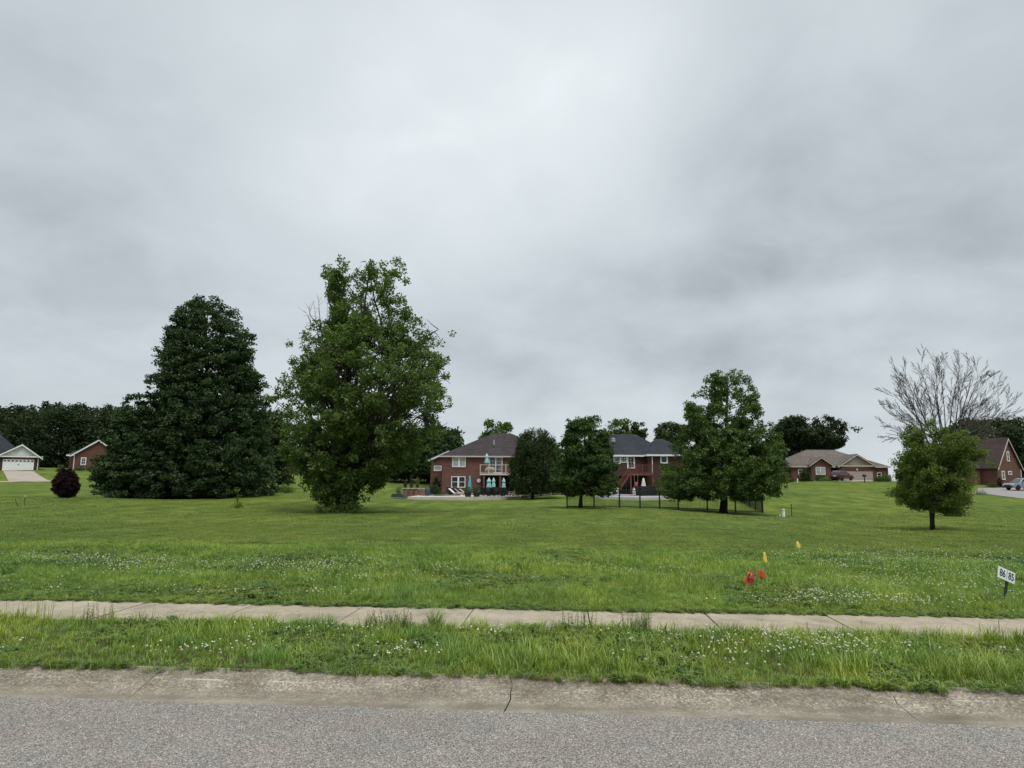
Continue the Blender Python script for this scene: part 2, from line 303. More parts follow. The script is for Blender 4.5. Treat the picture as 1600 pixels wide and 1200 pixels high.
rx = np.concatenate([-np.geomspace(600, 8, 14), np.linspace(-7.6, 7.6, 60), np.geomspace(8, 600, 14)]); rng0 = np.random.default_rng(3)
b_ = MB(); edge_y = Y_ASPH + .008 * np.sin(rx * 3.1) + rng0.uniform(-.006, .006, len(rx))
for i in range(len(rx) - 1):
    b_.add([(rx[i], -9, 0), (rx[i + 1], -9, 0), (rx[i + 1], edge_y[i + 1], 0), (rx[i], edge_y[i], 0)], [(0, 1, 2, 3)])
tag(b_.build('road', asphalt()), 'grey speckled asphalt street running along the bottom of the view', 'road', kind='structure')
def kerbmat():
    m = bpy.data.materials.new('kerb_concrete'); m.use_nodes = True; t = m.node_tree; b = t.nodes['Principled BSDF']; b.inputs['Roughness'].default_value = .92; b.inputs['Specular IOR Level'].default_value = .2
    ge = N(t, 'ShaderNodeNewGeometry'); s = N(t, 'ShaderNodeSeparateXYZ'); L(t, ge.outputs['Position'], s.inputs[0])
    vo = N(t, 'ShaderNodeTexVoronoi', i_Scale=75.0); L(t, ge.outputs['Position'], vo.inputs['Vector']); sp = N(t, 'ShaderNodeSeparateColor'); L(t, vo.outputs['Color'], sp.inputs[0])
    no = N(t, 'ShaderNodeTexNoise', i_Scale=3.0, i_Detail=6.0, i_Roughness=.65); L(t, ge.outputs['Position'], no.inputs['Vector'])
    n3 = N(t, 'ShaderNodeTexNoise', i_Scale=60.0, i_Detail=3.0); L(t, ge.outputs['Position'], n3.inputs['Vector'])
    mp = N(t, 'ShaderNodeMapping'); mp.inputs['Scale'].default_value = (.5, 6, 1); L(t, ge.outputs['Position'], mp.inputs[0]); n4 = N(t, 'ShaderNodeTexNoise', i_Scale=1.3, i_Detail=5.0, i_Roughness=.6); L(t, mp.outputs[0], n4.inputs['Vector'])
    base = ramp(t, no.outputs[0], [(.3, (.165, .140, .105)), (.5, (.225, .196, .152)), (.7, (.285, .252, .20))])
    base = mixc(t, .7, base, ramp(t, n4.outputs[0], [(.35, .72), (.65, 1.2)]), 'MULTIPLY')
    agg = ramp(t, sp.outputs[0], [(0, .5), (.4, .88), (.75, 1.12), (.93, 1.5), (1, 2.0)])
    expo = M2(t, 'MULTIPLY', ramp(t, M2(t, 'SUBTRACT', s.outputs[1], Y_ASPH), [(.12, .25), (.35, .9)]), ramp(t, n4.outputs[0], [(.3, .5), (.6, 1.0)]))
    c = mixc(t, expo, base, mixc(t, 1.0, base, agg, 'MULTIPLY')); c = mixc(t, .5, c, ramp(t, n3.outputs[0], [(.3, .7), (.7, 1.3)]), 'MULTIPLY')
    # a pale scraped line along the roll of the kerb
    ln = M2(t, 'ABSOLUTE', M2(t, 'SUBTRACT', M2(t, 'ADD', s.outputs[1], M2(t, 'MULTIPLY', n4.outputs[0], .03)), Y_ASPH + .43)); ln = M2(t, 'MULTIPLY', M2(t, 'LESS_THAN', ln, .006), ramp(t, no.outputs[0], [(.54, 0), (.62, .7)]))
    c = mixc(t, ln, c, (.50, .45, .36)); L(t, c, b.inputs['Base Color'])
    bp = N(t, 'ShaderNodeBump', i_Strength=.5, i_Distance=.006); L(t, sp.outputs[0], bp.inputs['Height']); L(t, bp.outputs[0], b.inputs['Normal'])
    return m
prof = [(Y_ASPH - .02, -.05), (Y_ASPH + .003, -.012), (Y_ASPH + .18, -.014), (Y_ASPH + .28, .002), (Y_ASPH + .37, .032), (Y_ASPH + .44, .060), (Y_ASPH + .50, .077), (Y_ASPH + .57, .083), (Y_KERB + .03, .084), (Y_KERB + .03, -.15)]
jx = -.455; b_ = MB()
def crack(y, k): return .02 * math.sin(y * 9 + k * 2.3) + .008 * math.sin(y * 41 + k)
for k in range(-60, 60):
    nn = 8; x0 = jx + k * 2.94; x1 = x0 + 2.94; vs = []; fs = []
    for i in range(nn + 1):
        for (y, z) in prof:
            x = x0 + (x1 - x0) * i / nn + (crack(y, k) + .004 if i == 0 else crack(y, k + 1) - .004 if i == nn else 0); vs.append((x, y, z + .003 * math.sin(k * 5.1)))
    q = len(prof)
    for i in range(nn):
        for j in range(q - 1): fs.append((i * q + j, (i + 1) * q + j, (i + 1) * q + j + 1, i * q + j + 1))
    fs += [tuple(range(q)), tuple(range(nn * q + q - 1, nn * q - 1, -1))]; b_.add(vs, fs)
tag(b_.build('kerb', kerbmat(), smooth=False), 'rolled concrete kerb with pale exposed stones between road and grass', 'kerb', kind='structure')
b_ = MB().box(-200, 200, Y_ASPH - .01, Y_KERB, -.07, -.03); tag(b_.build('gutter_bed', mat('damp_earth', (.03, .024, .018), .95)), 'dark earth bed below the concrete kerb joints', 'gutter', kind='structure')
def walkmat():
    m = bpy.data.materials.new('sidewalk_concrete'); m.use_nodes = True; t = m.node_tree; b = t.nodes['Principled BSDF']; b.inputs['Roughness'].default_value = .9; b.inputs['Specular IOR Level'].default_value = .2
    ge = N(t, 'ShaderNodeNewGeometry'); no = N(t, 'ShaderNodeTexNoise', i_Scale=1.6, i_Detail=8.0, i_Roughness=.65); L(t, ge.outputs['Position'], no.inputs['Vector']); n2 = N(t, 'ShaderNodeTexNoise', i_Scale=45.0, i_Detail=4.0, i_Roughness=.8); L(t, ge.outputs['Position'], n2.inputs['Vector'])
    c = ramp(t, no.outputs[0], [(.3, (.25, .208, .152)), (.5, (.325, .275, .205)), (.7, (.385, .33, .25))]); c = mixc(t, .8, c, ramp(t, n2.outputs[0], [(.3, .66), (.7, 1.34)]), 'MULTIPLY'); n5 = N(t, 'ShaderNodeTexNoise', i_Scale=5.5, i_Detail=8.0, i_Roughness=.7); L(t, ge.outputs['Position'], n5.inputs['Vector']); c = mixc(t, .7, c, ramp(t, n5.outputs[0], [(.36, .68), (.5, 1.0)]), 'MULTIPLY'); L(t, c, b.inputs['Base Color'])
    bp = N(t, 'ShaderNodeBump', i_Strength=.4, i_Distance=.004); L(t, n2.outputs[0], bp.inputs['Height']); L(t, bp.outputs[0], b.inputs['Normal']); return m
b_ = MB(); sx = 1.64; rr = random.Random(5)
for k in range(-70, 70):
    x0 = sx + k * 1.39; dz = rr.uniform(-.006, .006); t_ = rr.uniform(-.004, .004)
    e0, e1 = Y_WALK0 + rr.uniform(-.01, .01), Y_WALK1 + rr.uniform(-.01, .01); zt = .125 + dz
    vs = [(x0 + .007, e0, .05), (x0 + 1.383, e0, .05), (x0 + 1.383, e1, .05), (x0 + .007, e1, .05), (x0 + .007, e0, zt - .006), (x0 + 1.383, e0, zt - .006 + t_), (x0 + 1.383, e1, zt + t_), (x0 + .007, e1, zt)]
    b_.add(vs, [(0, 3, 2, 1), (4, 5, 6, 7), (0, 1, 5, 4), (1, 2, 6, 5), (2, 3, 7, 6), (3, 0, 4, 7)])
tag(b_.build('sidewalk', walkmat()), 'pale concrete sidewalk of jointed slabs crossing the grass', 'sidewalk', kind='structure')
# ------------------------------------------------------------------ grass: point clouds that carry small tuft meshes
def vnoise(x, y, s, seed=0):
    """cheap smooth noise 0..1"""
    r = np.random.default_rng(seed); T = r.random((64, 64)); u = x / s; v = y / s; iu = np.floor(u).astype(int); iv = np.floor(v).astype(int); fu = u - iu; fv = v - iv; fu = fu * fu * (3 - 2 * fu); fv = fv * fv * (3 - 2 * fv)
    g_ = lambda a, b: T[a % 64, b % 64]
    return (g_(iu, iv) * (1 - fu) + g_(iu + 1, iv) * fu) * (1 - fv) + (g_(iu, iv + 1) * (1 - fu) + g_(iu + 1, iv + 1) * fu) * fv
def grassmat(name, stops, dry=.0):
    m = bpy.data.materials.new(name); m.use_nodes = True; t = m.node_tree; t.nodes.clear(); o = N(t, 'ShaderNodeOutputMaterial')
    oi = N(t, 'ShaderNodeObjectInfo'); ge = N(t, 'ShaderNodeNewGeometry'); no = N(t, 'ShaderNodeTexNoise', i_Scale=.9, i_Detail=4.0, i_Roughness=.6); L(t, ge.outputs['Position'], no.inputs['Vector'])
    n2 = N(t, 'ShaderNodeTexNoise', i_Scale=.12, i_Detail=4.0); L(t, ge.outputs['Position'], n2.inputs['Vector'])
    at = N(t, 'ShaderNodeAttribute', attribute_name='var')
    fac = M2(t, 'ADD', M2(t, 'MULTIPLY', oi.outputs['Random'], .35), M2(t, 'ADD', M2(t, 'MULTIPLY', at.outputs['Fac'], .35), M2(t, 'MULTIPLY', M2(t, 'SUBTRACT', no.outputs[0], .35), 1.1)), clamp=True)
    c = ramp(t, fac, stops); c = mixc(t, .8, c, ramp(t, n2.outputs[0], [(.35, (.70, .82, .85)), (.65, (1.25, 1.10, 1.0))]), 'MULTIPLY')
    n3 = N(t, 'ShaderNodeTexNoise', i_Scale=1.7, i_Detail=3.0, i_Roughness=.6); L(t, ge.outputs['Position'], n3.inputs['Vector']); c = mixc(t, 1.0, c, ramp(t, n3.outputs[0], [(.36, (.80, .96, 1.05)), (.5, (1.0, 1.02, .95)), (.64, (1.20, 1.10, .85))]), 'MULTIPLY')
    s = N(t, 'ShaderNodeSeparateXYZ'); L(t, ge.outputs['Position'], s.inputs[0])
    st = M2(t, 'SINE', M2(t, 'ADD', M2(t, 'MULTIPLY', s.outputs[0], 3.0), M2(t, 'MULTIPLY', no.outputs[0], 5.0))); fy = M2(t, 'MULTIPLY', M2(t, 'GREATER_THAN', s.outputs[1], 17.0), .6)
    c = mixc(t, fy, c, ramp(t, M2(t, 'ADD', M2(t, 'MULTIPLY', st, .5), .5), [(.25, .90), (.75, 1.09)]), 'MULTIPLY')
    d = N(t, 'ShaderNodeBsdfDiffuse'); L(t, c, d.inputs[0]); tr = N(t, 'ShaderNodeBsdfTranslucent'); L(t, c, tr.inputs[0]); m1 = N(t, 'ShaderNodeMixShader', i_0=.3); L(t, d.outputs[0], m1.inputs[1]); L(t, tr.outputs[0], m1.inputs[2])
    g_ = N(t, 'ShaderNodeBsdfGlossy', i_Roughness=.4); m2 = N(t, 'ShaderNodeMixShader', i_0=.05); L(t, m1.outputs[0], m2.inputs[1]); L(t, g_.outputs[0], m2.inputs[2]); L(t, m2.outputs[0], o.inputs[0]); MT[name] = m; return m
GR = grassmat('grass_blades', [(0, (.058, .104, .012)), (.4, (.170, .262, .028)), (.75, (.29, .40, .055)), (1, (.46, .50, .12))])
GR2 = grassmat('mown_grass', [(0, (.064, .104, .014)), (.45, (.148, .205, .027)), (.8, (.220, .275, .044)), (1, (.34, .36, .085))])
DRY = mat('dry_grass', (.20, .14, .075), .95, var=.5, scale=20); CLV = grassmat('clover_leaf', [(0, (.085, .140, .025)), (.5, (.150, .220, .045)), (1, (.21, .28, .07))])
PETAL = mat('clover_petal', (.56, .56, .42), .8, var=.2, scale=200); YELL = mat('yellow_petal', (.65, .52, .06), .8)
def tuftmesh(name, m, n, spread, h, w, lean, rng, seg=3, jit=.4):
    vs = []; fs = []; var = []
    for i in range(n):
        a = rng.uniform(0, 2 * math.pi); r = spread * math.sqrt(rng.uniform(0, 1)); b0 = np.array([r * math.cos(rng.uniform(0, 6.28)), r * math.sin(rng.uniform(0, 6.28)), -.01])
        hh = h * rng.uniform(1 - jit, 1 + jit); ll = hh * lean * rng.uniform(.2, 1.3); d = np.array([math.cos(a), math.sin(a), 0]); s_ = np.array([-d[1], d[0], 0]) ; s_ = s_ * math.cos(.6) + d * 0
        o = len(vs); ww = w * rng.uniform(.7, 1.2); vr = rng.uniform(0, 1)
        for k in range(seg):
            t = k / seg; p = b0 + d * ll * t * t + np.array([0, 0, hh * (t - .25 * lean * t * t)]); q = ww * (1 - .55 * t) / 2; vs += [p - s_ * q, p + s_ * q]; var += [vr, vr]
        vs.append(b0 + d * ll + np.array([0, 0, hh * (1 - .25 * lean)])); var.append(vr)
        for k in range(seg - 1): fs.append((o + 2 * k, o + 2 * k + 1, o + 2 * k + 3, o + 2 * k + 2))
        fs.append((o + 2 * seg - 2, o + 2 * seg - 1, o + 2 * seg))
    me = bpy.data.meshes.new(name); me.from_pydata([tuple(v) for v in vs], [], fs); me.materials.append(m); at = me.attributes.new('var', 'FLOAT', 'POINT'); at.data.foreach_set('value', var)
    return bpy.data.objects.new(name, me)
def cloverleaf(name, rng, n=26, spread=.06, h=.05, r=.011):
    vs = []; fs = []
    for i in range(n):
        a = rng.uniform(0, 6.28); q = spread * math.sqrt(rng.uniform(0, 1)); c = np.array([q * math.cos(a), q * math.sin(a), h * rng.uniform(.5, 1.3)]); tx, ty = rng.uniform(-.5, .5), rng.uniform(-.5, .5); o_ = rng.uniform(0, 6.28)
        for k in range(3):
            t = o_ + k * 2.094; d = np.array([math.cos(t), math.sin(t), 0]); s_ = np.array([-d[1], d[0], 0]); o = len(vs)
            for v in (d * 0, d * r * .9 + s_ * r * .7, d * r * 1.7, d * r * .9 - s_ * r * .7): vs.append(c + v + np.array([0, 0, tx * v[0] + ty * v[1]]))
            fs.append((o, o + 1, o + 2, o + 3))
    me = bpy.data.meshes.new(name); me.from_pydata([tuple(v) for v in vs], [], fs); me.materials.append(CLV); return bpy.data.objects.new(name, me)
def flowermesh(name, m, rng, r=.010, h=.10, n=1, spread=0):
    b = MB(); 
    for i in range(n):
        x, y = rng.uniform(-spread, spread), rng.uniform(-spread, spread); hh = h * rng.uniform(.7, 1.25); lx, ly = rng.uniform(-.02, .02), rng.uniform(-.02, .02)
        b.blob((x + lx, y + ly, hh), (r, r, r * .85), random.Random(i), 7, 4, .18)
    me = bpy.data.meshes.new(name); me.from_pydata(b.v, [], b.f); me.materials.append(m); return bpy.data.objects.new(name, me)
def gn_instancer(name, pts, rot, scl, idx, protos, label, cat):
    coll = bpy.data.collections.new(name + '_tufts')
    for i, p in enumerate(protos): p.name = '%s_%02d' % (name, i); coll.objects.link(p)
    me = bpy.data.meshes.new(name); me.vertices.add(len(pts)); me.vertices.foreach_set('co', np.asarray(pts, np.float32).ravel())
    for nm, ty, dat, key in (('rot', 'FLOAT_VECTOR', rot, 'vector'), ('scl', 'FLOAT_VECTOR', scl, 'vector'), ('idx', 'INT', idx, 'value')):
        a = me.attributes.new(nm, ty, 'POINT'); a.data.foreach_set(key, np.asarray(dat).astype(np.float32 if ty != 'INT' else np.int32).ravel())
    me.update(); o = bpy.data.objects.new(name, me); C.objects.link(o); tag(o, label, cat, kind='stuff')
    ng = bpy.data.node_groups.new(name, 'GeometryNodeTree'); ng.interface.new_socket('Geometry', in_out='INPUT', socket_type='NodeSocketGeometry'); ng.interface.new_socket('Geometry', in_out='OUTPUT', socket_type='NodeSocketGeometry')
    gi = ng.nodes.new('NodeGroupInput'); go = ng.nodes.new('NodeGroupOutput'); ci = ng.nodes.new('GeometryNodeCollectionInfo'); ci.inputs[0].default_value = coll; ci.inputs[1].default_value = True; ci.inputs[2].default_value = True
    ip = ng.nodes.new('GeometryNodeInstanceOnPoints'); ip.inputs['Pick Instance'].default_value = True
    def na(nm, ty):
        n = ng.nodes.new('GeometryNodeInputNamedAttribute'); n.data_type = ty; n.inputs[0].default_value = nm; return n.outputs[0]
    ng.links.new(gi.outputs[0], ip.inputs['Points']); ng.links.new(ci.outputs[0], ip.inputs['Instance']); ng.links.new(na('idx', 'INT'), ip.inputs['Instance Index'])
    ng.links.new(na('rot', 'FLOAT_VECTOR'), ip.inputs['Rotation']); ng.links.new(na('scl', 'FLOAT_VECTOR'), ip.inputs['Scale']); ng.links.new(ip.outputs[0], go.inputs[0])
    md = o.modifiers.new('grass', 'NODES'); md.node_group = ng; return o
rg = np.random.default_rng(11)
def field(n_per_m2, y0, y1, half=None, extra=4):
    """random points between y0 and y1, wide enough for the view and a step aside"""
    w = (y1 * .80 + extra); n = int(n_per_m2 * (y1 - y0) * 2 * w); x = rg.uniform(-w, w, n); y = rg.uniform(y0, y1, n); k = np.abs(x) < y * .80 + extra; return x[k], y[k]
def make_grass():
    r = np.random.default_rng(2)
    near = [tuftmesh('t', GR, 13, .045, h, .0060, ln, r) for h, ln in ((.085, .7), (.10, .5), (.12, .8), (.07, 1.0), (.14, .6))]      # 0-4
    broad = [tuftmesh('t', GR, 9, .04, .10, .010, .8, r), tuftmesh('t', GR, 9, .05, .13, .009, .6, r)]                              # 5,6 broad bladed
    dry = [tuftmesh('t', DRY, 12, .05, .045, .004, 1.6, r), tuftmesh('t', DRY, 12, .06, .03, .004, 2.5, r)]                          # 7,8
    clov = [cloverleaf('t', r), cloverleaf('t', r, 20, .07, .035, .013)]                                                            # 9,10
    mid = [tuftmesh('t', GR, 22, .10, h, .008, ln, r, 2) for h, ln in ((.10, .7), (.075, .9), (.13, .6))]                            # 11-13
    mown = [tuftmesh('t', GR2, 26, .16, .050, .011, .8, r, 2), tuftmesh('t', GR2, 26, .16, .038, .012, 1.0, r, 2)]                   # 14,15
    far = [tuftmesh('t', GR2, 26, .34, .055, .030, .9, r, 1), tuftmesh('t', GR2, 26, .34, .045, .032, 1.2, r, 1)]                    # 16,17
    tall = [tuftmesh('t', GR, 5, .03, .30, .004, .35, r), tuftmesh('t', GR, 14, .05, .22, .007, .7, r)]                             # 18,19
    protos = near + broad + dry + clov + mid + mown + far + tall
    X = []; Y = []; S = []; I = []; H = []
    def add(x, y, s, i, h=None): X.append(x); Y.append(y); S.append(s); I.append(i); H.append(s if h is None else h)
    # verge strip
    w = 14; n = int(380 * 2 * w * 1.7); x = rg.uniform(-w, w, n); y = rg.uniform(Y_KERB + .04, Y_WALK0 + .02, n)
    edge = np.minimum((y - Y_KERB) / .18, 1); lush = vnoise(x, y, .8, 4); s = (.45 + .65 * lush) * (.55 + .45 * edge) * rg.uniform(.75, 1.25, n)
    s = np.where(x > 3.9, s * .75, s); pick = rg.integers(0, 5, n); pick = np.where(rg.random(n) < .12 + .35 * (vnoise(x, y, 1.3, 9) > .62), rg.integers(5, 7, n), pick)
    pick = np.where((vnoise(x, y, .9, 12) > .66) & (rg.random(n) < .4), rg.integers(9, 11, n), pick)
    k = rg.random(n) < .80 + .2 * lush; add(x[k], y[k], s[k], pick[k])
    n = 2400; x = rg.uniform(-w, w, n); y = rg.uniform(Y_KERB - .14, Y_KERB + .10, n); k = vnoise(x, y * 0, 1.2, 7) > .40; add(x[k], y[k], rg.uniform(.6, 1.2, k.sum()), rg.integers(7, 9, k.sum()))
    n = 2600; x = rg.uniform(-w, w, n); y = Y_KERB + .02 + rg.uniform(-.06, .05, n) - .07 * vnoise(x, x * 0, .35, 71) - .07 * vnoise(x, x * 0, 1.1, 72); k = vnoise(x, x * 0, .5, 90) + .5 * rg.random(n) > .5; add(x[k], y[k], rg.uniform(.4, .95, k.sum()), np.where(rg.random(k.sum()) < .25, 9, rg.integers(0, 9, k.sum())))
    # ragged taller growth leaning over the walk edge
    n = 1500; x = rg.uniform(-w, w, n); y = rg.uniform(Y_WALK0 - .17, Y_WALK0 + .05, n); k = vnoise(x, y * 0 + 3, .7, 21) > .42; add(x[k], y[k], rg.uniform(.7, 1.35, k.sum()), rg.integers(0, 7, k.sum()))
    n = 260; x = rg.uniform(-w, w, n); y = rg.uniform(Y_WALK0 - .2, Y_WALK0, n); k = vnoise(x, y * 0 + 3, .6, 33) > .60; add(x[k], y[k], rg.uniform(.5, 1.0, k.sum()), np.where(rg.random(k.sum()) < .55, 18, 19))
    # behind the walk
    n = 2600; x = rg.uniform(-w, w, n); y = Y_WALK1 + rg.uniform(-.03, .16, n) - .05 * vnoise(x, x * 0, .4, 73); add(x, y, rg.uniform(.35, .75, n), np.where(rg.random(n) < .5, 3, 9))
    x, y = field(210, Y_WALK1 + .03, 12.0); lush = vnoise(x, y, 1.1, 40) * .6 + vnoise(x, y, .5, 41) * .4; n = len(x); s = (.35 + 1.0 * lush) * rg.uniform(.75, 1.25, n) * (.55 + .45 * np.minimum((y - Y_WALK1) / .5, 1))
    pick = rg.integers(0, 5, n); pick = np.where(vnoise(x, y, 1.4, 44) + .5 * rg.random(n) > .95, rg.integers(9, 11, n), pick); pick = np.where(rg.random(n) < .03, 7, pick); add(x, y, s, pick)
    x, y = field(90, 12.0, 17.5); lush = vnoise(x, y, 1.4, 50) * .6 + vnoise(x, y, .6, 51) * .4; n = len(x); s = (.45 + .95 * lush) * rg.uniform(.8, 1.2, n) * np.where(y > 15.6 + 1.0 * vnoise(x, y, 3, 8), .55, 1.0)
    pick = rg.integers(11, 14, n); pick = np.where(vnoise(x, y, 1.8, 54) + .5 * rg.random(n) > .98, rg.integers(9, 11, n), pick); add(x, y, s, pick)
    x, y = field(38, 17.0, 28.0); n = len(x); add(x, y, (.7 + .5 * vnoise(x, y, 1.6, 60)) * rg.uniform(.8, 1.2, n), rg.integers(14, 16, n))
    x, y = field(9, 27.0, 52.0); n = len(x); ok = ~((x > -9) & (y > 300)); add(x, y, (.6 + .5 * vnoise(x, y, 2.5, 61)) * rg.uniform(.8, 1.2, n), rg.integers(16, 18, n))
    X = np.concatenate(X); Y = np.concatenate(Y); S = np.concatenate(S); I = np.concatenate(I); n = len(X)
    rot = np.stack([rg.uniform(-.12, .12, n), rg.uniform(-.12, .12, n), rg.uniform(0, 6.283, n)], -1); scl = np.stack([np.maximum(S, .7) * 1.0, np.maximum(S, .7) * 1.0, S], -1)
    Z = ground(X, Y); Z = np.where(Y < Y_KERB + .03, .085, Z); Z = np.where((Y > Y_WALK0 - .02) & (Y < Y_WALK1 + .03), .118, Z)
    gn_instancer('grass', np.stack([X, Y, Z], -1), rot, scl, I, protos, 'bright green rough grass and clover leaves covering verge and lawn', 'grass')
make_grass()
def make_flowers():
    r = np.random.default_rng(6); protos = [flowermesh('f', PETAL, r, .0095, .10), flowermesh('f', PETAL, r, .0075, .08), flowermesh('f', PETAL, r, .0105, .085, 2, .05), flowermesh('f', YELL, r, .009, .08)]
    X = []; Y = []; S = []; I = []
    def patch(px, py, D, sx, sy, n, t=0):
        c = G0(px, py, .12) if D is None else P(px, py, D); X.append(r.normal(c[0], sx, n)); Y.append(r.normal(c[1], sy, n)); S.append(r.uniform(.7, 1.15, n)); I.append(np.full(n, 3) if t else r.integers(0, 3, n))
    for q in [(130, 876, None, 1.1, .25, 130), (60, 880, None, .5, .3, 30), (200, 885, None, .8, .5, 110), (400, 888, None, .8, .5, 120), (500, 886, None, .7, .6, 130), (560, 905, None, .7, .35, 60), (520, 930, None, .4, .12, 26), (330, 930, None, .5, .15, 16),
              (900, 890, None, .8, .3, 20), (1000, 895, None, .6, .3, 26), (1480, 880, None, 2.1, 1.3, 620), (1560, 900, None, 1.2, .8, 160), (1400, 912, None, .8, .5, 130), (1330, 940, None, .5, .25, 130), (1270, 930, None, .3, .2, 40), (1450, 945, None, .8, .3, 60), (1300, 880, None, 1.3, .9, 80),
              (1180, 945, None, .4, .1, 10), (700, 880, None, 1.5, .7, 60), (300, 900, None, 2, .8, 60), (800, 900, None, 3, .8, 50), (1585, 935, None, .5, .4, 40), (60, 925, None, .4, .2, 12),
              (470, 985, None, .35, .22, 26), (550, 990, None, .25, .2, 20), (640, 1020, None, .22, .12, 30), (300, 1015, None, .25, .12, 22), (380, 1010, None, .2, .1, 12), (1070, 1000, None, .4, .2, 28), (1100, 1030, None, .2, .12, 14), (1290, 1010, None, .38, .22, 120), (1200, 1000, None, .3, .25, 34), (1170, 1020, None, .3, .2, 18),
              (780, 995, None, .15, .1, 14), (1380, 1020, None, .2, .15, 20), (1580, 1030, None, .2, .15, 10), (960, 1010, None, .6, .2, 10), (20, 1015, None, .5, .2, 5)]: patch(*q)
    patch(1420, 936, None, .18, .12, 22, 1); patch(1180, 884, None, .4, .12, 14, 1); patch(460, 905, None, .2, .1, 5, 1); patch(440, 925, None, .3, .2, 6, 1)
    for wx in (-10, 10): X.append(r.normal(wx, 3, 120)); Y.append(r.normal(12, 1.6, 120)); S.append(r.uniform(.7, 1.1, 120)); I.append(r.integers(0, 3, 120))
    X = np.concatenate(X); Y = np.concatenate(Y); S = np.concatenate(S); I = np.concatenate(I); ok = ((Y > Y_KERB + .1) & (Y < Y_WALK0 - .03)) | ((Y > Y_WALK1 + .06)); X, Y, S, I = X[ok], Y[ok], S[ok], I[ok]; n = len(X)
    rot = np.stack([r.uniform(-.2, .2, n), r.uniform(-.2, .2, n), r.uniform(0, 6.28, n)], -1)
    gn_instancer('clover_flowers', np.stack([X, Y, ground(X, Y)], -1), rot, np.stack([S, S, S], -1), I, protos, 'small white clover blossoms scattered over the rough grass', 'wildflowers')
make_flowers()
